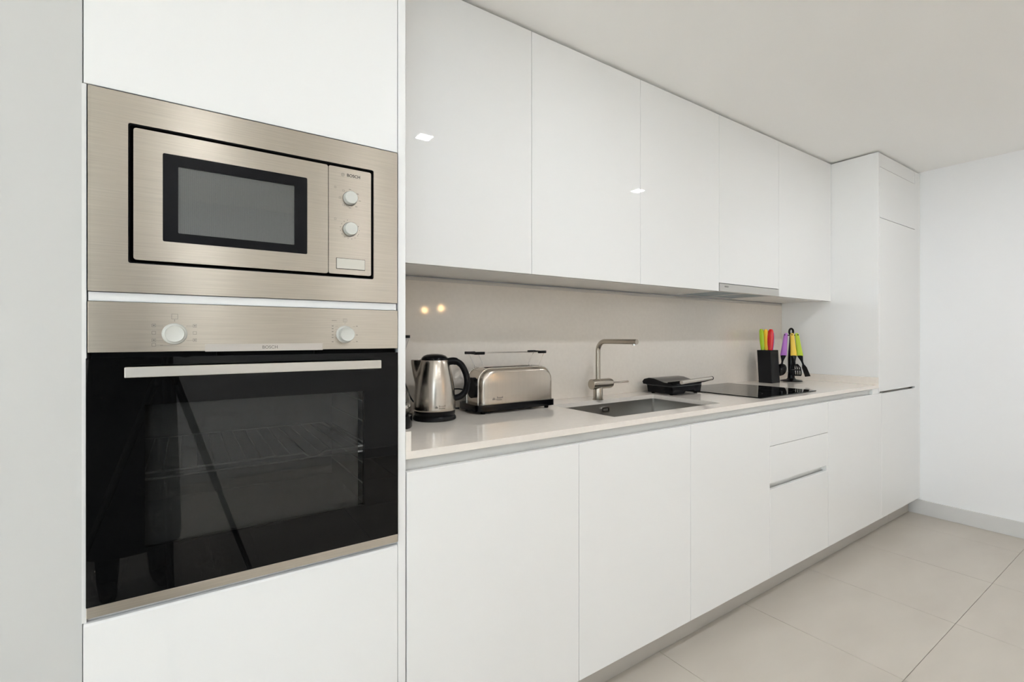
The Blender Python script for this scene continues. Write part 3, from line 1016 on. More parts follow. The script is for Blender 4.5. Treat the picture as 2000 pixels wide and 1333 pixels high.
part('power_cord', bm, 'black_plastic', kt, smooth=60, local=True)

# ------------------------------------------------------------------ toaster
TX0, TX1, TY0, TY1 = 0.905, 1.283, 0.388, 0.548
ts = thing('toaster', ((TX0 + TX1) / 2, (TY0 + TY1) / 2, ZW), 'long-slot brushed steel toaster with black base and bun rack', 'toaster')
bm = nb()
prism(bm, rrect(TX0, TX1, TY0, TY1, 0.022, 6), 'Z', ZW + 0.011, ZW + 0.036)
part('base', bm, 'black_gloss_plastic', ts, smooth=30)
for fx, fy in ((TX0 + 0.035, TY0 + 0.02), (TX1 - 0.035, TY0 + 0.02), (TX0 + 0.035, TY1 - 0.02), (TX1 - 0.035, TY1 - 0.02)):
    bm = nb()
    cyl(bm, (fx, fy, ZW), (fx, fy, ZW + 0.0115), 0.0085, 0.010, 16)
    part('foot', bm, 'black_plastic', ts, smooth=40)
# body shell: arched outline, bowed in plan
def toaster_outline(x0, x1, z0, z1, r, k=9):
    o = [(x0, z0)]
    for i in range(k + 1):
        t = R(180 - 90 * i / k)
        o.append((x0 + r + r * math.cos(t), z1 - r + r * math.sin(t)))
    for i in range(k + 1):
        t = R(90 - 90 * i / k)
        o.append((x1 - r + r * math.cos(t), z1 - r + r * math.sin(t)))
    o.append((x1, z0))
    return o
bx0, bx1 = TX0 + 0.022, TX1 - 0.001
zt0, zt1 = ZW + 0.036, ZW + 0.172
steps = [(0.0, 0.026), (0.002, 0.017), (0.006, 0.010), (0.012, 0.005), (0.020, 0.0015), (0.030, 0.0)]
ydep = TY1 - 0.012 - (TY0 + 0.010)
bm = nb()
rings = []
ysq = [(TY0 + 0.010 + d, ins) for d, ins in steps] + [(TY1 - 0.012 - d, ins) for d, ins in reversed(steps)]
for y, ins in ysq:
    rings.append([bm.verts.new((x, y, z)) for x, z in toaster_outline(bx0 + ins, bx1 - ins, zt0, zt1 - ins * 0.55, 0.055)])
for a, b in zip(rings, rings[1:]):
    ring_faces(bm, a, b, close=False)
bm.faces.new(rings[0][::-1])
bm.faces.new(rings[-1])
part('body', bm, 'steel_appliance', ts, smooth=35, label='brushed steel toaster shell')
for y in (TY0 + 0.034, TY1 - 0.036):
    bm = nb()
    tube(bm, [(x, y, z) for x, z in toaster_outline(bx0 - 0.001, bx1 + 0.001, zt0, zt1 + 0.001, 0.056)], 0.0026, 8)
    part('rim', bm, 'chrome', ts, smooth=50, label='chrome rim line')
bm = nb()
box(bm, bx0 + 0.06, bx1 - 0.06, 0.452, 0.486, zt1 - 0.004, zt1 + 0.0012)
part('slot', bm, 'black_void', ts, label='long bread slot')
bm = nb()
prism(bm, [(0.455 + 0.034 * math.cos(t) , ZW + 0.098 + 0.040 * math.sin(t)) for t in [2 * math.pi * i / 28 for i in range(28)]], 'X', bx0 - 0.013, bx0 + 0.004)
part('lever_knob', bm, 'black_plastic', ts, smooth=35, label='black lever housing on the end')
bm = nb()
prism(bm, [(0.45 + 0.009 * math.cos(t), ZW + 0.062 + 0.010 * math.sin(t)) for t in [2 * math.pi * i / 16 for i in range(16)]], 'X', bx1 - 0.003, bx1 + 0.012)
part('button', bm, 'black_plastic', ts, smooth=35)
# bun rack
zr = ZW + 0.232
bm = nb()
for y in (0.430, 0.505):
    for xa, xb in ((bx0 + 0.030, bx0 + 0.004), (bx1 - 0.055, bx1 - 0.026)):
        tube(bm, [(xa, y, zt1 - 0.012 if xa < 1.1 else zt1 - 0.003), (xa, y, zt1 + 0.010), (xb, y, zr)], 0.0011, 6)
    tube(bm, [(bx0 + 0.004, y, zr), (bx1 - 0.026, y, zr)], 0.0013, 6)
tube(bm, [(bx0 + 0.03, 0.430, zt1 + 0.004), (bx0 + 0.03, 0.505, zt1 + 0.004)], 0.0011, 6)
tube(bm, [(bx1 - 0.055, 0.430, zt1 + 0.004), (bx1 - 0.055, 0.505, zt1 + 0.004)], 0.0011, 6)
rk = part('bun_rack', bm, 'chrome', ts, smooth=50, label='thin wire bun warming rack')
for xa, xb in ((bx0 - 0.012, bx0 + 0.032), (bx1 - 0.058, bx1 - 0.020)):
    bm = nb()
    box(bm, xa, xb, 0.424, 0.437, zr - 0.005, zr + 0.006, bev=0.002)
    box(bm, xa, xb, 0.498, 0.511, zr - 0.005, zr + 0.006, bev=0.002)
    box(bm, xa + (0.0 if xa < 1.1 else 0.030), xa + (0.008 if xa < 1.1 else 0.038), 0.437, 0.498, zr - 0.004, zr + 0.005, bev=0.002)
    part('rack_grip', bm, 'black_plastic', rk, label='black rack grip')
text('lettering', 'Russell', 0.0100, (bx0 + 0.084, TY0 + 0.0097, ZW + 0.0600), 'print_dark', ts)
text('lettering', 'Hobbs', 0.0100, (bx0 + 0.080, TY0 + 0.0097, ZW + 0.0515), 'print_dark', ts)
bm = nb()
for q in range(5):
    hh = 0.010 - abs(q - 2) * 0.0017
    box(bm, bx0 + 0.050 + q * 0.0026, bx0 + 0.0515 + q * 0.0026, TY0 + 0.0094, TY0 + 0.0102, ZW + 0.051, ZW + 0.051 + hh)
part('emblem', bm, 'print_grey', ts)
bm = nb()
tube(bm, smooth_path([(bx0 - 0.02, 0.47, ZW + 0.088), (0.885, 0.52, ZW + 0.09), (0.86, 0.560, ZW + 0.082), (0.80, 0.572, ZW + 0.078), (0.74, 0.572, ZW + 0.095)], 8), 0.0028, 8)
part('power_cord', bm, 'black_plastic', ts, smooth=60)

# ------------------------------------------------------------------ coffee maker (mostly hidden by the oven tower)
CX, CY = 0.549, 0.345
cm = thing('coffee_maker', (CX, 0.42, ZW), 'black drip coffee maker with glass jug half hidden by the oven tower', 'coffee maker')
bm = nb()
lathe(bm, [(0, 0), (0.070, 0), (0.072, 0.003), (0.072, 0.040), (0.068, 0.045), (0, 0.045)], (CX, CY, ZW), 'Z', 48)
box(bm, CX - 0.065, CX + 0.065, CY, 0.565, ZW, ZW + 0.042, bev=0.003)
part('base', bm, 'black_gloss_plastic', cm, smooth=35)
bm = nb()
lathe(bm, [(0, 0.0465), (0.062, 0.0465), (0.066, 0.052), (0.0665, 0.075), (0.0665, 0.090), (0.062, 0.120), (0.050, 0.145), (0.040, 0.155)], (CX, CY, ZW), 'Z', 48)
jug = part('jug', bm, 'clear_glass', cm, smooth=50, label='clear glass coffee jug')
bm = nb()
lathe(bm, [(0.0672, 0.066), (0.0680, 0.068), (0.0680, 0.074), (0.0672, 0.076)], (CX, CY, ZW), 'Z', 48)
part('jug_band', bm, 'chrome', jug, smooth=40)
bm = nb()
lathe(bm, [(0, 0.155), (0.042, 0.155), (0.042, 0.168), (0, 0.172)], (CX, CY, ZW), 'Z', 40)
part('jug_lid', bm, 'black_plastic', jug, smooth=40)
bm = nb()
A = rrect(0.492, 0.636, 0.445, 0.562, 0.015, 5)
B = rrect(0.485, 0.660, 0.440, 0.565, 0.015, 5)
va_ = [bm.verts.new((x, y, ZW + 0.042)) for x, y in A]
vb_ = [bm.verts.new((x - 0.004 if x > 0.6 else x, y, ZW + 0.20)) for x, y in A]
vc_ = [bm.verts.new((x, y, ZW + 0.292)) for x, y in B]
ring_faces(bm, va_, vb_)
ring_faces(bm, vb_, vc_)
bm.faces.new(va_[::-1])
bm.faces.new(vc_)
part('water_tank', bm, 'tank_plastic', cm, smooth=35, label='smoky plastic water tank')
bm = nb()
prism(bm, rrect(0.484, 0.663, 0.438, 0.567, 0.016, 5), 'Z', ZW + 0.292, ZW + 0.302)
part('tank_lid', bm, 'black_plastic', cm, smooth=35)
bm = nb()
lathe(bm, [(0, 0.176), (0.056, 0.176), (0.062, 0.215), (0.062, 0.290), (0, 0.296)], (CX - 0.012, CY + 0.02, ZW), 'Z', 40)
part('filter_holder', bm, 'black_plastic', cm, smooth=40)

# ------------------------------------------------------------------ contact grill
gx0, gx1, gy0, gy1 = 2.012, 2.255, 0.362, 0.520
cg = thing('contact_grill', ((gx0 + gx1) / 2, (gy0 + gy1) / 2, ZW), 'closed black contact grill with steel handle between sink and hob', 'grill')
bm = nb()
for a, b in (((gx0 + 0.010, gy0 + 0.010), (gx0 + 0.05, gy0 + 0.04)), ((gx0 + 0.010, gy1 - 0.040), (gx0 + 0.05, gy1 - 0.010)),
             ((gx1 - 0.045, gy0 + 0.010), (gx1 - 0.005, gy0 + 0.04)), ((gx1 - 0.045, gy1 - 0.040), (gx1 - 0.005, gy1 - 0.010))):
    pass
def frust(bm, x0, x1, y0, y1, z0, z1, t):
    lo = [bm.verts.new((x, y, z0)) for x, y in rrect(x0 + t, x1 - t, y0 + t, y1 - t, 0.012, 4)]
    hi = [bm.verts.new((x, y, z1)) for x, y in rrect(x0, x1, y0, y1, 0.012, 4)]
    ring_faces(bm, lo, hi)
    bm.faces.new(lo[::-1])
    bm.faces.new(hi)
bm = nb()
prism(bm, [(gx0 + 0.008, ZW + 0.006), (gx0 + 0.095, ZW + 0.006), (gx0 + 0.112, ZW + 0.018), (gx1 - 0.062, ZW + 0.018), (gx1 - 0.054, ZW + 0.006), (gx1 - 0.010, ZW + 0.006), (gx1, ZW + 0.043), (gx0, ZW + 0.043)], 'Y', gy0, gy1)
part('base', bm, 'black_gloss_plastic', cg, smooth=30)
for fx, fy in ((gx0 + 0.022, gy0 + 0.022), (gx1 - 0.022, gy0 + 0.022), (gx0 + 0.022, gy1 - 0.022), (gx1 - 0.022, gy1 - 0.022)):
    bm = nb()
    cyl(bm, (fx, fy, ZW), (fx, fy, ZW + 0.0065), 0.009, 0.010, 16)
    part('foot', bm, 'black_plastic', cg, smooth=40)
bm = nb()
box(bm, gx0 - 0.002, gx1 - 0.004, gy0 - 0.003, gy1 + 0.003, ZW + 0.043, ZW + 0.0465, bev=0.001)
part('hot_plate', bm, 'enamel_dark', cg)
bm = nb()
# lid: hump over the hinge at the back, flatter towards the handle
prof = [(gy1 + 0.022, 0.047), (gy1 + 0.028, 0.060), (gy1 + 0.016, 0.073), (gy1 - 0.015, 0.081), (gy1 - 0.050, 0.079), (gy1 - 0.085, 0.070), (gy1 - 0.115, 0.063), (gy0 + 0.006, 0.062), (gy0 - 0.001, 0.057), (gy0 - 0.001, 0.047)]
prism(bm, [(y, ZW + z) for y, z in prof], 'X', gx0 - 0.004, gx1 - 0.002)
part('lid', bm, 'black_gloss_plastic', cg, smooth=30, label='black hinged lid')
for xa in (gx0 + 0.004, gx1 - 0.030):
    bm = nb()
    prism(bm, [(gy0 + 0.030, ZW + 0.050), (gy0 + 0.030, ZW + 0.066), (gy0 - 0.020, ZW + 0.074), (gy0 - 0.066, ZW + 0.081), (gy0 - 0.070, ZW + 0.074), (gy0 - 0.020, ZW + 0.058)], 'X', xa, xa + 0.022)
    part('handle_arm', bm, 'black_plastic', cg, smooth=25)
bm = nb()
hx = smooth_path([(gx0 - 0.016, gy0 - 0.066, ZW + 0.073), (gx0 + 0.06, gy0 - 0.069, ZW + 0.0775), (gx1 - 0.06, gy0 - 0.069, ZW + 0.081), (gx1 - 0.012, gy0 - 0.066, ZW + 0.0825)], 6)
tube(bm, hx, 0.0095, 16)
part('handle', bm, 'handle_satin', cg, smooth=45, label='satin steel handle bar')
bm = nb()
lathe(bm, [(0, 0), (0.0100, 0), (0.0100, 0.006), (0.006, 0.010), (0, 0.011)], (gx1 - 0.0125, gy0 - 0.066, ZW + 0.0825), 'X', 20)
part('handle_end', bm, 'black_plastic', cg, smooth=40)

# ------------------------------------------------------------------ knife block and knives
bx_, by_, bw_, bd_, bh_ = 3.072, 0.416, 0.100, 0.086, 0.210
lean = 0.011
kbk = thing('knife_block', (bx_ + bw_ / 2, by_ + bd_ / 2, ZW), 'matt black rectangular knife block beside the hob', 'knife block')
def lean_box(bm, x0, x1, y0, y1, z0, z1):
    vs = []
    for z in (z0, z1):
        s = lean * (z - ZW) / bh_
        for y in (y0, y1):
            for x in (x0, x1):
                vs.append(bm.verts.new((x, y + s, z)))
    fs = [bm.faces.new([vs[i] for i in q]) for q in ((0, 2, 3, 1), (4, 5, 7, 6), (0, 1, 5, 4), (2, 6, 7, 3), (0, 4, 6, 2), (1, 3, 7, 5))]
    bmesh.ops.bevel(bm, geom=list({e for f in fs for e in f.edges}), offset=0.002, segments=2, profile=0.5, affect='EDGES')
bm = nb()
lean_box(bm, bx_, bx_ + bw_, by_, by_ + bd_, ZW, ZW + bh_)
part('body', bm, 'block_black', kbk)
kn = [('lime green handled kitchen knife in the black block', 'handle_lime', bx_ + 0.030, by_ + 0.064),
      ('yellow handled kitchen knife in the black block', 'handle_yellow', bx_ + 0.030, by_ + 0.038),
      ('red handled kitchen knife in the black block', 'handle_red', bx_ + 0.026, by_ + 0.0130),
      ('dark purple handled kitchen knife behind the red one', 'handle_purple', bx_ + 0.066, by_ + 0.026)]
for i, (lb, mt, x, y) in enumerate(kn):
    ht = (0.136, 0.134, 0.134, 0.118)[i]
    zb = ZW + bh_ + 0.0005
    k = thing('kitchen_knife', (x, y + lean, zb), lb, 'knife', 'knives in the block')
    rows = []
    bm = nb()
    for s in range(13):
        t = s / 12
        w = 0.0095 + 0.0045 * math.sin(math.pi * min(t * 1.1, 1)) + 0.003 * t
        w *= (1.15, 1.10, 1.30, 1.0)[i]
        if t > 0.90:
            w *= math.sqrt(max(1 - ((t - 0.90) / 0.115) ** 2, 0.05))
        off = (0.010, 0.006, -0.004, -0.004)[i] * t * t
        th = 0.0095 if t < 0.95 else 0.006
        rows.append([bm.verts.new((x + th * math.cos(a), y + lean + off + w * math.sin(a), zb + ht * t)) for a in [2 * math.pi * q / 16 for q in range(16)]])
    for a, b in zip(rows, rows[1:]):
        ring_faces(bm, a, b)
    bm.faces.new(rows[0][::-1])
    bm.faces.new(rows[-1])
    part('handle', bm, mt, k, smooth=60)

# ------------------------------------------------------------------ utensil stand and utensils
ux, uy = 3.335, 0.425
st = thing('utensil_stand', (ux, uy, ZW), 'black round utensil stand with centre post and ring top', 'utensil stand')
bm = nb()
lathe(bm, [(0, 0), (0.066, 0), (0.067, 0.003), (0.060, 0.009), (0.030, 0.014), (0.022, 0.022), (0.019, 0.06), (0.020, 0.15), (0.017, 0.20), (0.012, 0.26), (0.010, 0.315), (0, 0.315)], (ux, uy, ZW), 'Z', 40)
part('base_and_post', bm, 'black_gloss_plastic', st, smooth=40)
bm = nb()
pts = [(ux + 0.013 * math.cos(t) * 0.83, uy - 0.013 * math.cos(t) * 0.56, ZW + 0.330 + 0.020 * math.sin(t)) for t in [2 * math.pi * i / 24 for i in range(25)]]
tube(bm, pts, 0.0065, 10, caps=False)
part('ring_top', bm, 'black_plastic', st, smooth=60)
vd = Vector((ux, uy + 1.1751, 0)).normalized()      # away from the viewer
vr = Vector((vd.y, -vd.x, 0))
HK = {'purple': (-0.030, 0.050), 'yellow': (0.004, 0.058), 'lime': (0.031, 0.046)}   # sideways, towards the viewer
bm = nb()
for a, b in HK.values():
    c = Vector((ux, uy, ZW + 0.306))
    e_ = c + vr * a - vd * b
    tube(bm, [c, c.lerp(e_, 0.85), e_ + Vector((0, 0, 0.002)), e_ - vd * 0.012 + Vector((0, 0, 0.003)) + vr * (a * 0.25)], 0.0038, 8)
part('hook_arm', bm, 'black_plastic', st, smooth=60)
def utensil(name, label, mt, key, kind, slope, head_slope):
    """hangs from its hook facing the viewer; slope = sideways drift per metre of drop"""
    a, b = HK[key]
    top = Vector((ux, uy, ZW + 0.320)) + vr * a - vd * (b + 0.004)
    u = thing(name, (top.x, top.y, ZW + 0.02), label, 'utensil', 'utensils on the stand')
    L_ = 0.148
    def P(s, w, t):   # s down the tool, w sideways, t towards the viewer
        dx = slope * s if s < L_ else slope * L_ + head_slope * (s - L_)
        return top - Vector((0, 0, s)) + vr * (w + dx) - vd * t
    bm = nb()
    rows = []
    for i in range(13):
        s = i / 12
        w = 0.0115 + 0.0075 * s ** 1.3
        if i == 0: w *= 0.6
        th = 0.0065 if 0 < i < 12 else 0.004
        rows.append([bm.verts.new(P(L_ * s, w * math.cos(q), th * math.sin(q))) for q in [2 * math.pi * k / 14 for k in range(14)]])
    for p_, q_ in zip(rows, rows[1:]):
        ring_faces(bm, p_, q_)
    bm.faces.new(rows[0][::-1])
    bm.faces.new(rows[-1])
    part('handle', bm, mt, u, smooth=60)
    bm = nb()
    rows = []
    for i in range(7):
        s = i / 6
        w = 0.0175 - 0.0115 * min(s * 1.6, 1.0)
        rows.append([bm.verts.new(P(L_ - 0.002 + 0.062 * s, w * math.cos(q), 0.0045 * math.sin(q))) for q in [2 * math.pi * k / 12 for k in range(12)]])
    for p_, q_ in zip(rows, rows[1:]):
        ring_faces(bm, p_, q_)
    part('neck', bm, 'black_plastic', u, smooth=60)
    bm = nb()
    s0 = L_ + 0.054
    if kind == 'spoon':
        grid = []
        for i in range(13):
            v = -1 + 2 * i / 12
            wd = 0.030 * math.sqrt(max(1 - v * v, 0.0)) + 0.0015
            grid.append([bm.verts.new(P(s0 + 0.040 * (v + 1), wd * h, 0.016 * (1 - v * v) * (1 - h * h))) for h in (-1, -.6, -.2, .2, .6, 1)])
        for p_, q_ in zip(grid, grid[1:]):
            ring_faces(bm, p_, q_, close=False)
    elif kind == 'slotted':
        for k in range(6):
            w0 = -0.029 + k * 0.0116
            tube(bm, [P(s0, w0 * 0.45, 0), P(s0 + 0.022, w0, 0.004), P(s0 + 0.050, w0 * 1.05, 0.005), P(s0 + 0.072, w0 * 0.95, 0.010)], 0.0042, 8)
        for sz, wz, tz in ((0.006, 0.020, 0.002), (0.072, 0.029, 0.010), (0.038, 0.029, 0.005)):
            tube(bm, [P(s0 + sz, w, tz) for w in (-wz, 0, wz)], 0.0048, 8)
    else:
        outline = [(-0.010, 0), (-0.026, 0.024), (-0.030, 0.082), (0.030, 0.078), (0.026, 0.020), (0.010, 0)]
        A = [bm.verts.new(P(s0 + s, w * 0.55, -0.010 - 0.3 * w)) for w, s in outline]
        B = [bm.verts.new(P(s0 + s, w * 0.55, -0.007 - 0.3 * w)) for w, s in outline]
        ring_faces(bm, A, B)
        bm.faces.new(A[::-1])
        bm.faces.new(B)
    h = part('head', bm, 'black_gloss_plastic', u, smooth=50)
    if kind == 'spoon':
        md = h.modifiers.new('wall', 'SOLIDIFY')
        md.thickness = 0.0025
utensil('serving_spoon', 'black serving spoon with purple handle on the stand', 'silicone_purple', 'purple', 'spoon', -0.10, -0.15)
utensil('slotted_server', 'black slotted server with yellow handle on the stand', 'silicone_yellow', 'yellow', 'slotted', 0.07, 0.10)
utensil('spatula', 'black spatula with lime green handle on the stand', 'silicone_lime', 'lime', 'turner', 0.12, 0.33)

# ------------------------------------------------------------------ ceiling downlights
for x, y, lb in ((1.1314, -0.866, 'square recessed ceiling downlight nearer the oven tower'),
                 (2.9372, -0.866, 'square recessed ceiling downlight nearer the far wall'),
                 (1.25, -3.00, 'unseen square downlight added near the rear wall to brighten the fronts'),  # added lamp, unseen, gives frontal light to the right-hand units
                 (0.06, -2.50, 'square recessed ceiling downlight straight behind the camera')):
    d = thing('ceiling_downlight', (x, y, CEIL - 0.002), lb, 'downlight', 'ceiling downlights')
    bm = nb()
    ring_plate(bm, rrect(x - 0.047, x + 0.047, y - 0.047, y + 0.047, 0.002), rrect(x - 0.038, x + 0.038, y - 0.038, y + 0.038, 0.002), 'Z', CEIL - 0.004, CEIL - 0.0001)
    part('frame', bm, 'white_upvc', d)
    part('diffuser', b1(x - 0.038, x + 0.038, y - 0.038, y + 0.038, CEIL - 0.0025, CEIL - 0.0002), 'led_glow' if y > -2 else 'led_glow_bright', d)

# ------------------------------------------------------------------ pendant lamps behind the camera (they glint in the backsplash)
for k, (x, y, z, lb) in enumerate(((2.3752, -3.0373, 1.5555, 'small warm pendant lamp nearer the oven tower'), (2.5566, -2.9624, 1.5825, 'small warm pendant lamp nearer the far wall'))):
    d = thing('pendant_lamp', (x, y, z), lb, 'pendant lamp', 'pendant lamps')
    bm = nb()
    lathe(bm, [(0, -0.030), (0.015, -0.026), (0.027, -0.012), (0.030, 0.0), (0.027, 0.014), (0.016, 0.026), (0.010, 0.034), (0, 0.036)], (x, y, z), 'Z', 28)
    part('bulb', bm, 'bulb_warm', d, smooth=60)
    bm = nb()
    lathe(bm, [(0, 0.034), (0.016, 0.034), (0.016, 0.085), (0.006, 0.095), (0, 0.095)], (x, y, z), 'Z', 24)
    part('socket', bm, 'brass_satin', d, smooth=40)
    bm = nb()
    tube(bm, [(x, y, z + 0.09), (x, y, CEIL - 0.015)], 0.003, 8)
    part('cable', bm, 'black_plastic', d, smooth=60)
    bm = nb()
    lathe(bm, [(0, 0), (0.045, 0), (0.045, 0.018), (0, 0.018)], (x, y, CEIL - 0.0185), 'Z', 32)
    part('ceiling_rose', bm, 'brass_satin', d, smooth=40)

# ------------------------------------------------------------------ tripod and photographer (mirrored in the oven glass)
fw = Vector((math.cos(R(AIM)), math.sin(R(AIM)), 0))
rt = Vector((fw.y, -fw.x, 0))
cp = Vector((CAM[0], CAM[1], 0)) - fw * 0.125
tr = thing('camera_tripod', (cp.x, cp.y, 0), 'black camera tripod standing in front of the oven', 'tripod')
bm = nb()
tube(bm, [(cp.x, cp.y, 0.72), (cp.x, cp.y, 1.165)], 0.014, 16)
part('centre_column', bm, 'black_plastic', tr, smooth=40)
bm = nb()
lathe(bm, [(0, 0), (0.040, 0), (0.045, 0.02), (0.035, 0.06), (0, 0.06)], (cp.x, cp.y, 1.04), 'Z', 24)
part('shoulder', bm, 'black_plastic', tr, smooth=40)
for q in range(3):
    a = R(AIM + 150 + 120 * q)
    bm = nb()
    top = Vector((cp.x + 0.035 * math.cos(a), cp.y + 0.035 * math.sin(a), 1.065))
    bot = Vector((cp.x + 0.43 * math.cos(a), cp.y + 0.43 * math.sin(a), 0.008))
    mid = top.lerp(bot, 0.5)
    tube(bm, [top, mid], 0.015, 12)
    tube(bm, [mid, bot], 0.0115, 12)
    leg = part('leg', bm, 'black_plastic', tr, smooth=40)
    bm = nb()
    lathe(bm, [(0, 0), (0.016, 0), (0.014, 0.03), (0, 0.03)], (bot.x, bot.y, 0.0), 'Z', 16)
    part('foot', bm, 'black_plastic', leg, smooth=40)
cb = thing('photo_camera', (cp.x, cp.y, 1.165), 'black photo camera on the tripod', 'camera')
bm = nb()
vs = []
for z in (1.170, 1.285):
    for sx, sy in ((-0.070, -0.030), (0.070, -0.030), (0.070, 0.035), (-0.070, 0.035)):
        w = Vector((cp.x, cp.y, z)) + rt * sx + fw * sy
        vs.append(bm.verts.new(w))
fs = [bm.faces.new([vs[i] for i in q]) for q in ((3, 2, 1, 0), (4, 5, 6, 7), (0, 1, 5, 4), (1, 2, 6, 5), (2, 3, 7, 6), (3, 0, 4, 7))]
bmesh.ops.bevel(bm, geom=list({e for f in fs for e in f.edges}), offset=0.008, segments=3, profile=0.5, affect='EDGES')
part('body', bm, 'black_plastic', cb, smooth=40)
bm = nb()
c0 = Vector((cp.x, cp.y, 1.238))
cyl(bm, c0 + fw * 0.03, c0 + fw * 0.100, 0.036, 0.040, 32)
part('lens', bm, 'black_plastic', cb, smooth=40)
bm = nb()
lathe(bm, [(0, 0), (0.024, 0), (0.024, 0.006), (0, 0.006)], (cp.x, cp.y, 1.1645), 'Z', 24)
part('mount_plate', bm, 'black_plastic', cb, smooth=40)

# a person standing behind the tripod, dark clothes
PX, PY = -0.22, -1.86
ps = thing('person', (PX, PY, 0), 'person in a long dark coat standing behind the tripod, hands raised to the camera', 'person', rz=R(-12))
def add_skin(name, verts, edges, radii, mat, root=0, sub=2):
    me = bpy.data.meshes.new(name)
    me.from_pydata(verts, edges, [])
    o = part(name, me, mat, ps, local=True)
    bpy.context.view_layer.objects.active = o
    o.modifiers.new('skin', 'SKIN').use_smooth_shade = True
    lay = me.skin_vertices[0].data
    for i, r in enumerate(radii):
        lay[i].radius = r if isinstance(r, tuple) else (r, r)
        lay[i].use_root = (i == root)
    ss = o.modifiers.new('round', 'SUBSURF')
    ss.levels = ss.render_levels = sub
    return o
bv = [(0, 0, 0.95), (0, 0.01, 1.10), (0, 0, 1.28), (0, 0.01, 1.42), (0, 0.005, 1.50), (0, -0.005, 1.56),
      (-0.09, 0, 0.88), (-0.10, -0.02, 0.50), (-0.10, 0.02, 0.10), (-0.10, -0.02, 0.05), (-0.105, -0.0, 0.05),
      (0.09, 0, 0.88), (0.10, -0.02, 0.50), (0.10, 0.02, 0.10), (0.10, -0.02, 0.05), (0.105, 0.0, 0.05),
      (-0.17, 0, 1.42), (-0.22, 0.06, 1.16), (-0.13, 0.24, 1.20), (-0.10, 0.29, 1.21),
      (0.17, 0, 1.42), (0.22, 0.06, 1.16), (0.13, 0.24, 1.20), (0.10, 0.29, 1.21)]
# legs end at the feet; feet point along +y (towards the oven)
bv[9], bv[10] = (-0.10, 0.02, 0.045), (-0.11, 0.16, 0.035)
bv[14], bv[15] = (0.10, 0.02, 0.045), (0.11, 0.16, 0.035)
be = [(0, 1), (1, 2), (2, 3), (3, 4), (4, 5), (0, 6), (6, 7), (7, 8), (8, 9), (9, 10), (0, 11), (11, 12), (12, 13), (13, 14), (14, 15),
      (3, 16), (16, 17), (17, 18), (18, 19), (3, 20), (20, 21), (21, 22), (22, 23)]
br = [(0.15, 0.11), (0.14, 0.10), (0.16, 0.11), (0.13, 0.09), 0.055, 0.055, 0.095, 0.065, 0.048, 0.042, 0.035, 0.095, 0.065, 0.048, 0.042, 0.035,
      0.062, 0.048, 0.036, 0.030, 0.062, 0.048, 0.036, 0.030]
add_skin('body', bv, be, br, 'cloth_dark', 0)
bm = nb()
rows = []
for zz, rx, ry in ((0.20, 0.195, 0.135), (0.24, 0.200, 0.140), (0.60, 0.190, 0.130), (0.95, 0.178, 0.120), (1.12, 0.165, 0.112), (1.30, 0.172, 0.115), (1.42, 0.150, 0.090), (1.47, 0.080, 0.070)):
    rows.append([bm.verts.new((rx * math.cos(2 * math.pi * i / 40), ry * math.sin(2 * math.pi * i / 40), zz)) for i in range(40)])
for a, b in zip(rows, rows[1:]):
    ring_faces(bm, a, b)
part('long_coat', bm, 'cloth_dark', ps, smooth=70, local=True)
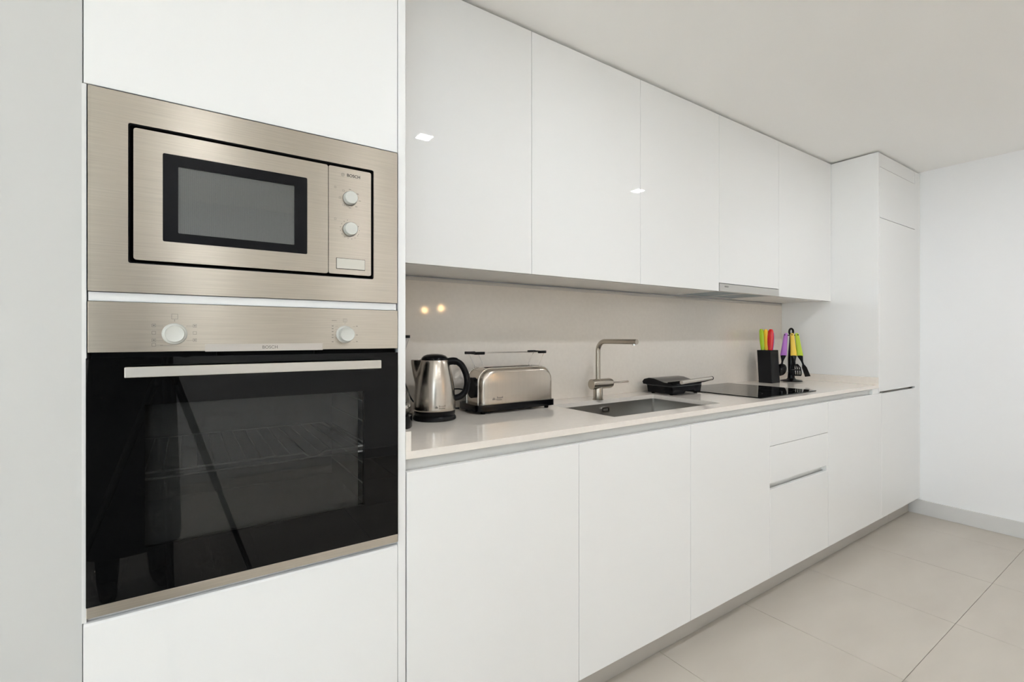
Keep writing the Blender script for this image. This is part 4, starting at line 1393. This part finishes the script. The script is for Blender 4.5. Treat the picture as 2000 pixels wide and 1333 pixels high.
for sgn in (-1, 1):
    hv = [(sgn * 0.10, 0.285, 1.210), (sgn * 0.085, 0.325, 1.215), (sgn * 0.075, 0.350, 1.216)]
    he = [(0, 1), (1, 2)]
    hr = [(0.026, 0.022), (0.034, 0.017), (0.034, 0.015)]
    for f in range(4):
        oz = 1.243 - 0.018 * f
        ln = (0.066, 0.074, 0.072, 0.060)[f]
        b0 = len(hv)
        hv += [(sgn * 0.072, 0.362, oz), (sgn * 0.062, 0.362 + ln * 0.55, oz + 0.001), (sgn * 0.040, 0.362 + ln * 0.85, oz)]
        he += [(2, b0), (b0, b0 + 1), (b0 + 1, b0 + 2)]
        hr += [0.0090, 0.0085, 0.0072]
    b0 = len(hv)
    hv += [(sgn * 0.066, 0.325, 1.236), (sgn * 0.048, 0.345, 1.252), (sgn * 0.036, 0.366, 1.258)]
    he += [(1, b0), (b0, b0 + 1), (b0 + 1, b0 + 2)]
    hr += [0.011, 0.0095, 0.008]
    add_skin('hand', hv, he, hr, 'skin', 0, 1)
bm = nb()
bmesh.ops.create_uvsphere(bm, u_segments=32, v_segments=24, radius=1.0)
for v in bm.verts:
    x, y, z = v.co
    w = 0.074 * (1.0 - 0.22 * max(-z, 0) ** 1.3)
    v.co = Vector((x * w, y * 0.095 * (1.0 - 0.12 * max(-z, 0)), 1.635 + z * 0.115))
    if y > 0.75 and -0.45 < z < 0.1 and abs(x) < 0.22:          # nose
        v.co.y += 0.016 * (1 - abs(x) / 0.22) * (1 - abs(z + 0.15) / 0.35 if abs(z + 0.15) < 0.35 else 0)
    if y > 0.6 and 0.02 < z < 0.2 and 0.2 < abs(x) < 0.6:       # eye sockets
        v.co.y -= 0.006
head = part('head', bm, 'skin', ps, smooth=80, local=True)
for sgn in (-1, 1):
    bm = nb()
    bmesh.ops.create_uvsphere(bm, u_segments=12, v_segments=8, radius=0.011)
    for v in bm.verts:
        v.co += Vector((sgn * 0.030, 0.080, 1.645))
    part('eye', bm, 'white_upvc', head, smooth=80, local=True)
    bm = nb()
    bmesh.ops.create_uvsphere(bm, u_segments=12, v_segments=8, radius=1.0)
    for v in bm.verts:
        v.co = Vector((sgn * 0.073 + v.co.x * 0.008, -0.004 + v.co.y * 0.018, 1.635 + v.co.z * 0.030))
    part('ear', bm, 'skin', head, smooth=80, local=True)
bm = nb()
box(bm, -0.022, 0.022, 0.079, 0.0895, 1.572, 1.580, bev=0.003)
part('mouth', bm, 'handle_purple', head, local=True)
bm = nb()
bmesh.ops.create_uvsphere(bm, u_segments=32, v_segments=20, radius=1.0)
for v in list(bm.verts):
    if v.co.z < -0.15 or (v.co.y > 0.55 and v.co.z < 0.45):
        bm.verts.remove(v)
for v in bm.verts:
    v.co = Vector((v.co.x * 0.083, v.co.y * 0.103 - 0.004, 1.643 + v.co.z * 0.120))
part('hair', bm, 'hair_dark', ps, smooth=80, local=True)
